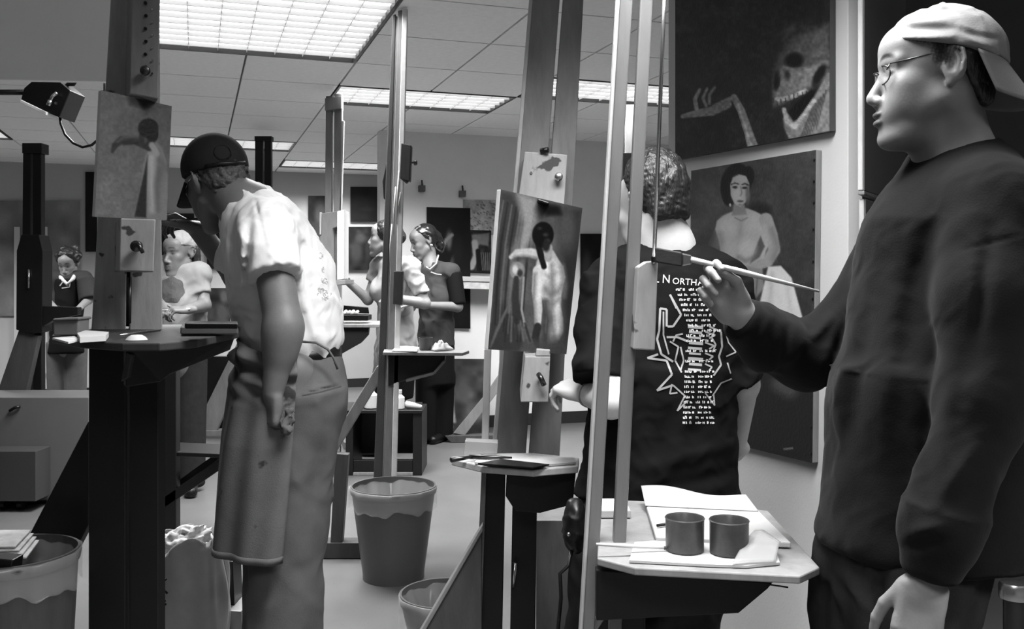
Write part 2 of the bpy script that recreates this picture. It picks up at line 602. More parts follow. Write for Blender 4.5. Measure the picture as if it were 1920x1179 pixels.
def PWx(px, py, xroom):
    k = (px - CX) / F
    d = xroom / (k * math.cos(ROOM_YAW) + math.sin(ROOM_YAW))
    return P(px, py, d)

def rect(x0, y0, x1, y1):
    return [(x0, y0), (x1, y0), (x1, y1), (x0, y1)]

def slab(name, px, z, t, m, parent=None, bev=0.003):
    """horizontal board: photo pixels of its top outline at height z"""
    return prism(name, [PZ(x, y, z) for x, y in px], (0, 0, -t), m, parent, bev)

# ---------------------------------------------------------------- easel in the left foreground
EX = (-.50, 1, 0)
mat('table_dark', 46, spots=(40, 14, .62), **WOOD)
E1 = thing('easel', P(232, fy(2.45), 2.45), 'large black and grey studio easel in the left foreground with a palette table', 'easel')
board('upright', [(172, 625), (236, 625), (244, -60), (212, -60)], 2.57, .035, 'easel_grey_stained', E1, ext=EX)
board('upright', [(243, 625), (305, 625), (298, -60), (258, -60)], 2.57, .035, 'easel_grey_stained', E1, ext=EX)
hb = board('top_holder', [(249, -60), (301, -60), (297, 186), (243, 176)], 2.42, .16, 'easel_grey', E1, ext=EX)
for k in range(6):
    y = 6 + k * 24
    lathe('peg_hole', [(.0001, 0), (.0045, 0.0005), (.0045, .003)], P(273 + (k % 2), y, 2.4185), 'black_plastic', hb, seg=10, axis=(0, -1, 0))
    lathe('screw', [(.0001, .0002), (.0025, 0.0004), (.0025, .003)], P(286, y + 12, 2.4185), 'steel', hb, seg=8, axis=(0, -1, 0))
knob(P(277, 135, 2.42), .012, E1)
board('slot_dark_strip', [(234, 176), (246, 176), (252, -60), (238, -60)], 2.60, .02, 'easel_dark', E1)  # dark strip behind the gap between the uprights
bl = board('canvas_ledge', [(226, 409), (292, 411), (288, 510), (224, 508)], 2.36, .205, 'easel_grey_stained', E1, ext=EX)
knob(P(262, 462, 2.36), .014, bl)
tube('wing_bolt', [P(257, 456, 2.33), P(262, 462, 2.325), P(268, 474, 2.33)], .005, 'steel_dark', bl)
board('slot_dark_strip', [(234, 612), (248, 612), (250, 500), (236, 500)], 2.60, .02, 'easel_black', E1)  # black strip behind the lower gap of the mast
tube('threaded_rod', [P(242, 606, 2.55), P(243, 520, 2.55)], .006, 'steel_dark', E1)
slab('tabletop', [(96, 629), (150, 638), (230, 643), (300, 643), (370, 637), (448, 621), (448, 611), (330, 608), (200, 610), (108, 617)], 1.11, .018, 'table_dark', E1)
board('apron', [(236, 647, 2.3), (442, 629, 2.44), (432, 656, 2.44), (318, 702, 2.36), (300, 716, 2.35), (236, 726, 2.3)], 2.35, .03, 'easel_black', E1)
board('base_post', [(166, 640), (236, 640), (235, fy(2.42)), (165, fy(2.42))], 2.42, .05, 'easel_black', E1)
board('base_post', [(242, 640), (297, 640), (297, fy(2.42)), (242, fy(2.42))], 2.42, .05, 'easel_black', E1)
board('brace', [(165, 790), (165, 985), (-38, fy(2.55) - 2), (-141, fy(2.55) - 2)], 2.55, .04, 'easel_black', E1)
board('bracket', [(236, 660), (248, 665), (240, 708), (226, 716)], 2.29, .02, 'easel_dark', E1)
beam('foot', P(150, fy(2.44) - 30, 2.44), P(420, fy(2.44) - 30, 2.44), .08, .09, 'easel_black', E1, side=(0, 0, 1))
tube('threaded_rod', [P(236, 735, 2.45), P(234, 800, 2.45)], .006, 'steel_dark', E1)

def paint1(p):
    p.noise(.07, 5, 3); p.noise(.06, 40, 5)
    p.grad(180, 300, 325, 300, 1.06, .9)
    # torso seen from behind and the arm reaching left
    p.poly([(284, 270), (276, 288), (268, 310), (264, 345), (258, 372), (252, 406), (300, 414), (313, 412), (315, 340), (312, 300), (304, 278), (294, 266)], 122, 5)
    p.ell(300, 320, 9, 34, 108, 1.0, 0, .8)
    p.stroke([(284, 295), (284, 330), (285, 395)], [8, 6, 4], 158, 9)
    p.stroke([(300, 318), (293, 345), (297, 392)], [3, 3, 3], 92, 9, .8)
    p.stroke([(298, 300), (306, 306), (312, 318)], [2, 2, 2], 96, 8, .7)
    p.poly([(277, 290), (270, 325), (262, 360), (252, 406), (274, 408), (275, 350), (276, 310)], 40, 5)
    p.stroke([(280, 272), (254, 263), (228, 262), (216, 272), (211, 284)], [11, 8, 7, 6, 3], 58, 4)
    p.stroke([(264, 256), (232, 257), (220, 266)], [3, 3, 2], 96, 6, .8)
    p.stroke([(258, 268), (232, 270)], [2, 2], 34, 6, .7)
    p.ell(270, 262, 9, 15, 52, .3, -15); p.ell(273, 262, 3, 6, 78, .6)
    p.ell(278, 240, 19, 18, 20, .2); p.ell(286, 252, 11, 15, 20, .25)
    p.stroke([(285, 272), (294, 288)], [6, 5], 146, 6)
    p.poly([(236, 172), (290, 190), (270, 203), (244, 196)], 40, 8, .8)  # cast shadow of the top holder, painted into the canvas colour
cs, st = canvas('reaching_figure_painting', [P(190, 169, 2.36), P(322, 199, 2.50), P(313, 413, 2.50), P(178, 406, 2.36)], paint1, 106, .018, res=(70, 110))
tag(st, 'grey painting of a figure seen from behind reaching left, on the left foreground easel', 'painting')

# things on its table
bx_ = thing('cardboard_box', PZ(122, 632, 1.11), 'small grey box at the left end of the palette table', 'box')
mat('box_grey', 96, rough=.7, var=.1)
board('box_body', [(99, 600, 2.25), (147, 598, 2.25), (146, 629, 2.25), (100, 629.5, 2.25)], 2.25, .06, 'box_grey', bx_)
board('box_rim', [(98, 597, 2.245), (148, 595, 2.245), (148, 600, 2.245), (98, 602, 2.245)], 2.245, .07, 'box_grey', bx_)
def flat_paper(name, px, z, m, label, cat='paper', t=.002, lift=0.0, group=None):
    o = slab(name, px, z + t, t, m, None, 0)
    return tag(o, label, cat, group)
flat_paper('folded_paper', [(150, 632), (198, 629), (204, 622), (160, 619), (145, 624)], 1.112, 'paper', 'folded white paper beside the small grey box on the palette table', t=.012)
flat_paper('paint_rag', [(98, 633), (128, 641), (150, 636), (140, 630)], 1.112, 'paper_used', 'pale paint rag hanging at the left corner of the palette table', t=.004)
tp = lathe('paint_blob', [(.0001, .012), (.012, .011), (.02, .006), (.024, 0)], PZ(256, 637, 1.111), 'paper', None, seg=18)
tag(tp, 'blob of white paint on the palette table', 'paint')
tr = thing('palette_tray', PZ(395, 610, 1.112), 'long flat metal palette tray behind the person in the white shirt', 'tray')
slab('tray', [(338, 613), (446, 613), (446, 606), (342, 606)], 1.132, .018, 'bin_grey', tr)
slab('tray_lid', [(346, 606), (446, 606.5), (446, 602), (352, 601.5)], 1.15, .012, 'black_plastic', tr)
tube('palette_knife', [PZ(300, 619, 1.12), PZ(250, 625, 1.118), PZ(225, 628, 1.118)], [.003, .004, .002], 'steel', None)['category'] = 'tool'
bpy.data.objects['palette_knife']['label'] = 'thin steel palette knife lying on the palette table'

# ---------------------------------------------------------------- black easel with a low shelf behind it
E1b = thing('easel', P(312, fy(4.4), 4.4), 'black easel with a low bracketed shelf behind the white-shirted person', 'easel')
board('base_post', rect(292, 640, 330, fy(4.4)), 4.4, .06, 'easel_black', E1b)
slab('shelf', [(297, 846), (446, 852), (440, 833), (310, 828)], .43, .02, 'easel_black', E1b)
beam('strut', P(440, 851, 4.42), P(296, 950, 4.42), .045, .04, 'easel_black', E1b)
beam('strut', P(418, 848, 4.5), P(290, 940, 4.5), .03, .03, 'easel_black', E1b)
board('base_post', rect(448, 700, 478, fy(4.45)), 4.45, .05, 'easel_black', E1b)

# ---------------------------------------------------------------- far easel behind the man in the white shirt
E9 = thing('easel', P(440, fy(7.4), 7.4), 'dark twin-post easel whose top shows behind the black cap', 'easel')
board('upright', rect(478, 255, 492, fy(7.4)), 7.4, .05, 'easel_black', E9)
board('upright', rect(495, 255, 508, fy(7.4)), 7.4, .05, 'easel_black', E9)
board('top_cap', rect(477, 255, 509, 264), 7.39, .07, 'easel_black', E9)
board('brace', [(446, 640), (456, 690), (404, 812), (362, 810)], 7.3, .05, 'easel_grey', E9)
board('foot', [(352, 808), (520, 806), (520, 818), (380, 818)], 7.28, .12, 'easel_grey', E9)
board('base_post', rect(374, 668, 430, 806), 7.45, .06, 'easel_black', E9)

# ---------------------------------------------------------------- far left dark easel
E2 = thing('easel', P(58, fy(5.6), 5.6), 'tall dark twin-post easel at the left edge', 'easel')
board('upright', [(43, 270), (57, 270), (56, fy(5.6)), (38, fy(5.6))], 5.6, .05, 'easel_black', E2)
board('upright', [(61, 270), (77, 270), (78, fy(5.6)), (62, fy(5.6))], 5.6, .05, 'easel_black', E2)
board('top_cap', [(41, 268), (78, 268), (78, 287), (41, 287)], 5.58, .09, 'easel_black', E2)
board('slider', [(40, 440), (73, 440), (80, 470), (79, 622), (62, 626), (30, 618), (31, 470)], 5.5, .12, 'easel_black', E2)
board('leg', [(36, 616), (72, 630), (46, 748), (18, 830), (-40, 830), (0, 720)], 5.52, .05, 'easel_dark', E2)
board('shelf_arm', [(80, 574), (146, 576), (146, 590), (100, 600), (80, 612)], 5.5, .05, 'easel_black', E2)
tube('threaded_rod', [P(54, 505, 5.49), P(54, 540, 5.49)], .006, 'steel', E2)

MS = thing('model_stand', P(80, fy(4.9), 4.9), 'large grey box platform standing on the floor at the left edge', 'platform')
mat('stand_grey', 84, rough=.6, var=.08, scale=3)
mat('stand_dark', 52, rough=.6, var=.08, scale=3)
o = prism('box_body', [P(-120, 745, 5.15), P(166, 745, 5.15), P(166, 938, 5.15), P(-120, 938, 5.15)], (0, .35, 0), 'stand_grey', MS)
o = prism('drawer_front', [P(-120, 846, 4.98), P(67, 846, 4.98), P(67, 940, 4.98), P(-120, 940, 4.98)], (0, .16, 0), 'stand_dark', MS)
for x in (8, 40):
    lathe('caster', [(.0001, -.012), (.03, -.012), (.03, .012), (.0001, .012)], P(x, fy(5.05) - 10.5, 5.05), 'black_plastic', MS, seg=16, axis=(1, 0, 0))
tube('rail_handle', [P(18, 770, 5.14), P(28, 764, 5.13), P(38, 762, 5.14)], .008, 'black_plastic', MS)
prism('plinth', [P(-110, 938, 5.2), P(160, 938, 5.2), P(160, fy(5.2), 5.2), P(-110, fy(5.2), 5.2)], (0, .25, 0), 'stand_dark', MS)

# ---------------------------------------------------------------- made-up panel covering the blank grey corner, and stage lamp
mat('panel_grey', 248, rough=.8, var=.02)
HP = thing('standin_panel', P(60, 152, 3.25) * 1.0, 'made-up flat grey panel filling the blank top left corner', 'panel')
board('panel_board', [(-160, 147), (206, 153), (208, -118), (-160, -118)], 3.25, .03, 'panel_grey', HP)
for x in (-80, 60, 190):
    tube('hanger', [P(x, -112, 3.265), (P(x, 0, 3.265).x, 3.265, CEIL + .001)], .006, 'steel', HP)  # hangers invented along with the panel
SL = thing('stage_lamp', P(85, 190, 4.0), 'small black stage lamp hanging below the grey panel', 'lamp')
board('housing', [(60, 152), (108, 150), (132, 170), (111, 220), (38, 190), (45, 165)], 3.95, .14, 'black_plastic', SL)
mat('lamp_glass', 245, rough=.2)
board('lens', [(38, 186), (88, 210), (86, 216), (36, 192)], 3.94, .13, 'lamp_glass', SL)
tube('bracket', [P(94, 190, 3.93), P(99, 180, 3.93), P(107, 174, 3.93)], .008, 'steel', SL)
tube('bracket', [P(91, 198, 3.93), P(94, 188, 3.93)], .010, 'steel', SL)
tube('pipe', [P(-120, 173, 4.0), P(48, 173, 4.0)], .012, 'black_plastic', SL)
tube('hook', [P(118, 166, 4.0), P(128, 158, 4.0), P(138, 158, 4.0), P(142, 151, 4.0), P(142, 100, 4.0)], .009, 'black_plastic', SL)
tube('hook', [P(142, 100, 4.0), (P(142, 0, 4.0).x, 4.0, CEIL)], .009, 'black_plastic', SL)
pts = [(112, 215), (114, 232), (122, 252), (137, 268), (155, 276), (172, 272), (184, 262), (190, 240), (196, 190)]
tube('cable', [P(x, y, 3.99) for x, y in pts] + [Vector((P(200, 100, 3.99).x, 3.99, CEIL))], .006, 'black_plastic', SL)

# ---------------------------------------------------------------- pictures on the far wall
BY = RY1 - 0.03
def dark_fn(seed, spots):
    def fn(p):
        p.noise(.5, 14, seed)
        for (x, y, rx, ry, v) in spots:
            p.ell(x, y, rx, ry, v, .7)
    return fn
def wall_picture(name, px, yroom, g, fn, label, res=(24, 30), t=.019):
    cs_, st_ = canvas(name, [PWy(px[0], px[1], yroom), PWy(px[2], px[1] + (px[4] if len(px) > 4 else 0), yroom), PWy(px[2], px[3] + (px[4] if len(px) > 4 else 0), yroom), PWy(px[0], px[3], yroom)], fn, g, t, res=res)
    return tag(st_, label, 'painting')
wall_picture('dark_painting', (160, 322, 182, 472), BY, 22, dark_fn(1, []), 'narrow black painting on the far wall right of the person in the apron')
wall_picture('portrait_painting', (578, 367, 612, 470), BY, 50, dark_fn(2, [(600, 400, 10, 22, 90), (596, 440, 8, 20, 70)]), 'narrow dark portrait painting left of the pale easel post')
wall_picture('dark_painting', (657, 350, 712, 416), BY, 22, dark_fn(3, [(690, 392, 16, 4, 40)]), 'small black landscape painting above the seated figure picture')
wall_picture('figure_painting', (650, 425, 704, 506), BY, 46, dark_fn(4, [(676, 446, 9, 9, 88), (668, 472, 12, 22, 76), (690, 470, 6, 20, 60)]), 'dark figure painting on the far wall by the person in the light apron')
wall_picture('dark_painting', (388, 436, 432, 504), BY, 18, dark_fn(5, []), 'black painting on the far wall beside the raised forearm')
wall_picture('figure_painting', (372, 540, 432, 602), BY, 62, dark_fn(6, [(420, 556, 7, 12, 110), (416, 585, 12, 18, 96)]), 'low grey figure painting behind the palette tray')
wall_picture('dark_painting', (300, 400, 364, 478), BY, 26, dark_fn(7, [(320, 425, 12, 12, 60)]), 'dark painting on the far wall behind the person in the bandana')
wall_picture('grey_board', (-40, 376, 150, 592), BY, 150, lambda p: p.noise(.15, 30, 8), 'wide grey board on the far wall behind the person in the apron')
mat('trim_pale', 190, rough=.6)
for (x0, x1, y0, y1, lab) in ((26, 36, 425, 700, 'pale door frame post left of the dark easel'), (79, 88, 425, 700, 'pale door frame post right of the dark easel')):
    o = prism('trim_1' if x0 < 50 else 'trim_2', [PWy(x0, y0, BY - .03), PWy(x1, y0, BY - .03), PWy(x1, y1, BY - .03), PWy(x0, y1, BY - .03)], (0, .02, 0), 'trim_pale', None)
    tag(o, lab, 'trim', kind='structure')

# ---------------------------------------------------------------- pictures on the partition wall
MY = 7.5 - 0.03
def big_dark(p):
    p.noise(.6, 16, 9)
    p.ell(842, 450, 6, 18, 120, .8); p.stroke([(828, 470), (836, 450), (848, 440)], 3, 150, 4)
    p.stroke([(852, 480), (845, 500)], 4, 90, 4); p.ell(862, 545, 6, 8, 60, .7); p.ell(858, 470, 10, 26, 30, .6)
wall_picture('large_dark_painting', (800, 388, 882, 614, 2), MY, 15, big_dark, 'tall black painting on the partition behind the person in the vest', (40, 80))
def small_fig(p):
    p.noise(.7, 8, 10)
    p.poly([(884, 440), (918, 436), (916, 462), (900, 458), (888, 470)], 150, 6, .8)
    p.stroke([(890, 455), (893, 480), (884, 500)], 6, 170, 5)
    for i in range(5): p.stroke([(902 + i * 4, 474), (905 + i * 3, 506)], .8, 120, 1.5)
    p.stroke([(896, 470), (898, 505)], 4, 16, 4)
wall_picture('figure_painting', (881, 431, 921, 512, 1), MY, 40, small_fig, 'small contrasty figure painting overlapping the tall black painting', (30, 50))
def scribble(p):
    p.noise(.12, 6, 11)
    r = np.random.default_rng(3)
    for i in range(60):
        x, y = 872 + r.random() * 60, 378 + r.random() * 60
        p.stroke([(x, y), (x + 4 * r.random(), y + 1.5)], .7, 110, 1.5)
wall_picture('pinned_paper', (868, 374, 940, 440, 1), 7.494, 188, scribble, 'pale paper covered with faint scribbles pinned to the partition', (60, 50), .003)
wall_picture('dark_painting', (1088, 438, 1146, 566), MY, 30, dark_fn(12, [(1100, 500, 8, 30, 70)]), 'dark painting on the partition left of the right-hand rails')
for (x, y, lab) in ((792, 352, 'small grey hook fitting on the partition left of its twin'), (868, 362, 'small grey hook fitting on the partition above the scribbled paper')):
    h = thing('wall_hook', PWy(x, y + 6, 7.498), lab, 'hook')
    a, b, c, d_ = [PWy(*q, 7.46) for q in ((x - 6, y - 5), (x + 6, y - 5), (x + 6, y + 7), (x - 6, y + 7))]
    prism('plate', [a, b, c, d_], ROOM(0, .039), 'box_grey', h)
    tube('hook_pin', [PWy(x - 1, y - 14, 7.475), PWy(x, y - 4, 7.465)], .007, 'steel_dark', h)
ld = thing('wall_ledge', PWy(900, 530, 7.45), 'white ledge with stained paper on the partition below the small figure painting', 'shelf')
a, b, c, d_ = [PWy(*q, 7.3) for q in ((862, 518), (990, 522), (990, 530), (862, 527))]
prism('ledge_board', [a, b, c, d_], ROOM(0, .199), 'paper', ld)
a, b, c, d_ = [PWy(*q, 7.31) for q in ((868, 528), (985, 531), (985, 545), (868, 541))]
prism('paper_edge', [a, b, c, d_], ROOM(0, .01), 'paper_used', ld)
def lean_fn(p):
    p.noise(.4, 20, 13)
    p.poly([(818, 690), (838, 700), (850, 745), (846, 790), (830, 800), (818, 760)], 150, 8)
    p.stroke([(832, 700), (836, 730), (830, 760)], 3, 60, 4); p.stroke([(846, 745), (852, 790)], 3, 180, 4)
    p.stroke([(822, 760), (838, 795)], 4, 80, 6); p.ell(868, 730, 12, 22, 100, .8)
    p.stroke([(840, 780), (848, 800)], 2, 170, 3); p.stroke([(825, 720), (830, 790)], 2, 60, 3)
cs, st = canvas('leaning_painting', [P(808, 672, 7.45), P(912, 673, 7.55), P(916, 819, 7.28), P(806, 821, 7.28)], lean_fn, 78, .03, res=(50, 70))
tag(st, 'unframed painting of drapery leaning against the partition at floor level', 'painting')
E10 = thing('easel', P(880, fy(7.1), 7.1), 'grey easel foot and sloping brace in front of the leaning painting', 'easel')
board('foot', [(834, 817), (960, 815), (960, 830), (846, 830)], 7.1, .10, 'easel_dark', E10)
board('brace', [(850, 812), (872, 816), (960, 700), (950, 680), (908, 742)], 7.14, .05, 'easel_grey', E10)
board('base_post', rect(936, 560, 968, 818), 7.16, .05, 'easel_grey', E10)

# ---------------------------------------------------------------- easel the two women work at
E4 = thing('easel', P(625, fy(5.9), 5.9), 'grey easel of the two far painters with a blank white canvas', 'easel')
board('upright', [(611, 180), (623, 180), (618, fy(5.9)), (604, fy(5.9))], 5.9, .05, 'easel_grey', E4)
board('upright', [(627, 176), (641, 176), (637, fy(5.9)), (622, fy(5.9))], 5.9, .05, 'easel_grey', E4)
board('top_cap', [(609, 184), (640, 180), (640, 204), (609, 207)], 5.88, .08, 'easel_grey', E4)
board('side_strip', [(641, 226), (645, 226), (640, 400), (636, 400)], 5.9, .03, 'easel_light', E4)
board('slider', [(600, 400), (632, 396), (632, 425), (624, 428), (624, 560), (612, 565), (600, 560)], 5.84, .1, 'easel_grey', E4)
board('side_strip', [(599, 398), (603, 398), (602, 440), (599, 440)], 5.83, .03, 'easel_light', E4)
board('canvas_ledge', [(628, 526), (648, 524), (648, 533), (628, 535)], 5.6, .3, 'easel_grey', E4)
slab('shelf', [(632, 608), (716, 608), (716, 601), (640, 601)], .965, .02, 'easel_grey', E4)
board('apron', [(632, 610), (692, 611), (690, 628), (676, 643), (632, 668)], 5.83, .05, 'easel_black', E4)
bc = thing('blank_canvas', P(639, 524, 5.75), 'blank white canvas seen edge-on at the far grey easel', 'canvas')
board('stretcher', [(632, 396), (646, 393), (645, 523), (632, 525)], 5.6, .03, 'paper', bc)
prism('canvas_face', [P(634.5, 396, 5.632), P(645, 394, 5.632), P(645, 523, 5.632), P(634.5, 524, 5.632)], (0, .16, 0), 'paper', bc)
pb = thing('paint_box', P(665, 600, 5.75), 'open black paint box on the shelf of the easel with the blank canvas', 'box')
board('box_body', [(640, 590), (690, 591), (690, 601), (640, 601)], 5.9, .16, 'black_plastic', pb)
board('box_lid', [(640, 572), (690, 576), (692, 588), (640, 586)], 6.08, .015, 'black_plastic', pb)
for i, x in enumerate((645, 652, 659, 667)):
    tube('paint_tube', [P(x, 588 - i % 2, 5.93), P(x + 4, 583 + i % 2, 6.0)], [.012, .010], 'paper', pb)

# ---------------------------------------------------------------- tall pale-railed easel in the middle
E3 = thing('easel', P(715, fy(4.16), 4.16), 'tall narrow easel with pale rails in the middle behind the waste bin', 'easel')
board('upright', [(736, 28), (742, 26), (712, fy(4.16)), (694, fy(4.16))], 4.16, .03, 'easel_dark', E3)
board('rail_strip', [(742, 30), (745.5, 30), (716, fy(4.17)), (711, fy(4.17))], 4.17, .02, 'easel_light', E3)
board('upright', [(746, 20), (754, 18), (731, fy(4.14)), (715, fy(4.14))], 4.14, .03, 'easel_grey', E3)
board('rail_strip', [(754, 16), (764, 16), (739, fy(4.12)), (730, fy(4.12))], 4.12, .025, 'canvas_edge', E3)
board('slider', [(752, 268), (771, 272), (768, 340), (749, 334)], 4.07, .06, 'easel_dark', E3)
knob(P(771, 305, 4.09), .012, E3, axis=(1, 0, 0))
tube('clamp_screw', [P(755, 334, 4.09), P(764, 342, 4.08)], .008, 'steel_dark', E3)
board('slider', [(738, 508), (755, 508), (753, 572), (736, 570)], 4.08, .05, 'easel_dark', E3)
board('clamp_arm', [(724, 306), (732, 308), (728, 380), (719, 372), (717, 340)], 4.20, .03, 'easel_black', E3)
for i, (x, y0, y1) in enumerate(((748, 320, 420), (742, 350, 440), (735, 420, 500), (751, 360, 400))):
    tube('paint_drip', [P(x, y0, 4.12), P(x - 3, (y0 + y1) / 2, 4.118), P(x - (y1 - y0) * .04, y1, 4.12)], [.003, .004, .002], 'easel_light', E3, seg=6)
slab('shelf', [(718, 660), (868, 661), (880, 657), (760, 648), (722, 650)], .935, .014, 'easel_grey', E3)
board('apron', [(728, 662), (836, 661), (834, 678), (814, 698), (762, 712), (728, 724)], 4.12, .03, 'easel_black', E3)
beam('apron_edge', P(762, 713, 4.10), P(814, 699, 4.10), .012, .045, 'easel_grey', E3)
beam('apron_edge', P(814, 699, 4.10), P(833, 677, 4.10), .012, .045, 'easel_grey', E3)
beam('brace', P(716, 690, 4.21), P(560, 945, 4.23), .045, .04, 'easel_grey', E3)
board('foot_post', [(628, 850), (653, 852), (640, fy(4.16) - 12), (618, fy(4.16) - 6)], 4.16, .05, 'easel_dark', E3)
beam('foot', P(560, fy(4.20) - 16, 4.20), P(790, fy(4.20) - 16, 4.20), .07, .09, 'easel_dark', E3, side=(0, 0, 1))
cu = lathe('clay_cup', [(.022, 0), (.027, .002), (.031, .055), (.028, .055), (.024, .006)], PZ(798, 656, .9355), 'bin_grey', None, seg=24)
tag(cu, 'dark cup standing on the shelf of the tall pale-railed easel', 'cup')
def rag(name, c, rx, ry, h, m, seed, label, cat):
    n = 22
    def fn(u, v):
        a = u * 2 * math.pi
        rr = v
        q = 1 + .25 * math.sin(3 * a + seed) + .15 * math.sin(7 * a + 2 * seed)
        z = h * (1 - v * v) * (0.75 + .35 * math.sin(5 * a + seed * 3) * math.sin(6 * v + seed)) + .003
        return Vector(c) + Vector((rx * rr * q * math.cos(a), ry * rr * q * math.sin(a), max(.003, z)))
    o = sheet(name, fn, n, 8, .002, m)
    return tag(o, label, cat)
rag('crumpled_rag', PZ(826, 657, .936), .045, .04, .04, 'paper', 1, 'crumpled white rag beside the dark cup', 'rag')
flat_paper('paint_paper', [(735, 657), (782, 658), (784, 652), (742, 650)], .937, 'paper_used', 'stained paper left of the dark cup on the pale-railed easel', t=.004)

# ---------------------------------------------------------------- low black bench with bottles
BN = thing('low_bench', P(720, fy(5.9), 5.9), 'low black open bench behind the tall pale-railed easel', 'bench')
slab('bench_top', [(646, 769), (792, 769), (792, 753.4), (646, 753.4)], P(700, 769, 5.9).z, .02, 'easel_black', BN)
board('side_panel', [(774, 771), (791, 771), (791, fy(5.92)), (774, fy(5.92))], 5.92, .36, 'easel_black', BN)
board('side_panel', [(648, 771), (662, 771), (662, fy(5.92)), (648, fy(5.92))], 5.92, .36, 'easel_black', BN)
board('back_panel', rect(662, 772, 774, 850), 6.26, .015, 'easel_black', BN)
board('bottom_rail', rect(662, 862, 774, 885), 5.93, .03, 'easel_black', BN)
board('kick_board', [(662, 886), (774, 886), (774, 892), (662, 892)], 5.91, .02, 'easel_grey', BN)
ZB = P(700, 769, 5.9).z + .002
def bottle(x, y, r, h, lab, m='paper'):
    b = thing('bottle', PZ(x, y, ZB), lab, 'bottle')
    lathe('bottle_body', [(r * .9, 0), (r, .004), (r, h * .6), (r * .5, h * .75), (r * .45, h * .82)], PZ(x, y, ZB), m, b, seg=20)
    lathe('bottle_cap', [(r * .55, h * .82), (r * .55, h), (r * .4, h)], PZ(x, y, ZB), 'paper', b, seg=16)
bottle(696, 765, .042, .14, 'white plastic bottle on the low bench left of the easel pole')
bottle(748, 766, .036, .12, 'pale glass bottle on the low bench right of the easel pole', 'trim_pale')
o = tube('paint_tube', [PZ(762, 765, ZB) + Vector((0, 0, .024)), PZ(775, 766, ZB) + Vector((0, 0, .021)), PZ(790, 767, ZB) + Vector((0, 0, .014))], [.022, .019, .012], 'paper', None, seg=12)
tag(o, 'white paint tube lying at the right end of the low bench', 'paint tube')
rag('crumpled_rag', PZ(684, 763, ZB), .05, .05, .07, 'paper', 4, 'white crumpled rag behind the white bottle on the low bench', 'rag')
o = prism('wood_block', [PZ(645, 842, 0), PZ(672, 842, 0), PZ(668, 833, 0), PZ(641, 832, 0)], (0, 0, .05), 'easel_grey', None)
tag(o, 'small grey block on the floor left of the low bench', 'block')
o = prism('wood_block', [PZ(414, 880, 0), PZ(452, 892, 0), PZ(455, 884, 0), PZ(418, 870, 0)], (0, 0, .03), 'easel_grey', None)
tag(o, 'small wooden wedge on the floor left of the khaki apron', 'block')

# ---------------------------------------------------------------- waste bins
def bin_(name, cx, ybot, d, r0, r1, h, lab, liner=True, m='bin_grey'):
    b0 = P(cx, fy(d), d); b0.z = 0
    b = thing(name, b0, lab, 'waste bin')
    lathe('bin_body', [(r0 * .9, .004), (r0, .0), (r0 * 1.0, .02), (r1 * .97, h - .03), (r1, h - .03), (r1 * 1.02, h - .012), (r1, h), (r1 * .96, h), (r1 * .94, h - .03), (r0 * .94, .012), (.001, .010)], b0, m, b, seg=56)
    if liner:
        film('bin_liner', 215, .11, .2)
        rl = np.random.default_rng(int(cx))
        ph = rl.random(4) * 6
        def fn(u, v):
            a = u * 2 * math.pi
            wv = math.sin(9 * a + ph[0]) * .5 + math.sin(17 * a + ph[1]) * .3 + math.sin(5 * a + ph[2]) * .4
            if v < .35:                      # outside skirt
                t = v / .35
                rr = r1 * (1.035 - .005 * (1 - t)) + .003 * wv
                z = h - .085 - .014 * wv + (0.09 + .014 * wv) * t
            else:                            # folds falling into the bin
                t = (v - .35) / .65
                rr = r1 * (1.03 - .62 * t) * (1 + .10 * wv * t) if t > .06 else r1 * 1.0
                z = h + .004 - .17 * t - .02 * wv * t
            return b0 + Vector((rr * math.cos(a), rr * math.sin(a), z))
        sheet('bin_liner', fn, 90, 16, .0008, 'bin_liner', b)
    return b
bin_('waste_bin', 738, 1100, 3.91, .128, .178, .385, 'grey waste bin with a clear liner standing on the open floor')
bin_('waste_bin', 836, 1300, 3.05, .105, .150, .225, 'waste bin with a clear liner cut off by the bottom edge beside the middle easel')
B3 = bin_('waste_bin', 24, 1363, 2.3, .12, .152, .58, 'dark waste bin full of paper in the bottom left corner', True, 'easel_dark')
pb3 = P(24, fy(2.3), 2.3)
for i in range(4):
    zz = .588 + i * .007
    c = Vector((pb3.x - .02, 2.3 - .02 + i * .006, zz))
    o = mobj('scrap_paper', [c + Vector((-.13, -.10 + i * .01, 0)), c + Vector((.09 - i * .012, -.05, -.004)), c + Vector((.06 - i * .01, .07, .004)), c + Vector((-.12, .06, .006))], [(0, 1, 2, 3)], 'paper_used', None)
    s = o.modifiers.new('t', 'SOLIDIFY'); s.thickness = .003
    tag(o, ['lowest of four paper sheets lying across the bottom left bin', 'second lowest paper sheet lying across the bottom left bin', 'second highest paper sheet lying across the bottom left bin', 'topmost paper sheet lying across the bottom left bin'][i], 'paper', 'sheets in the left bin')
o = board('dark_carton', [(-20, 1046), (24, 1050), (20, 1080), (-20, 1082)], 2.17, .05, 'black_plastic', None)
tag(o, 'small dark carton on the paper in the bottom left bin', 'carton')

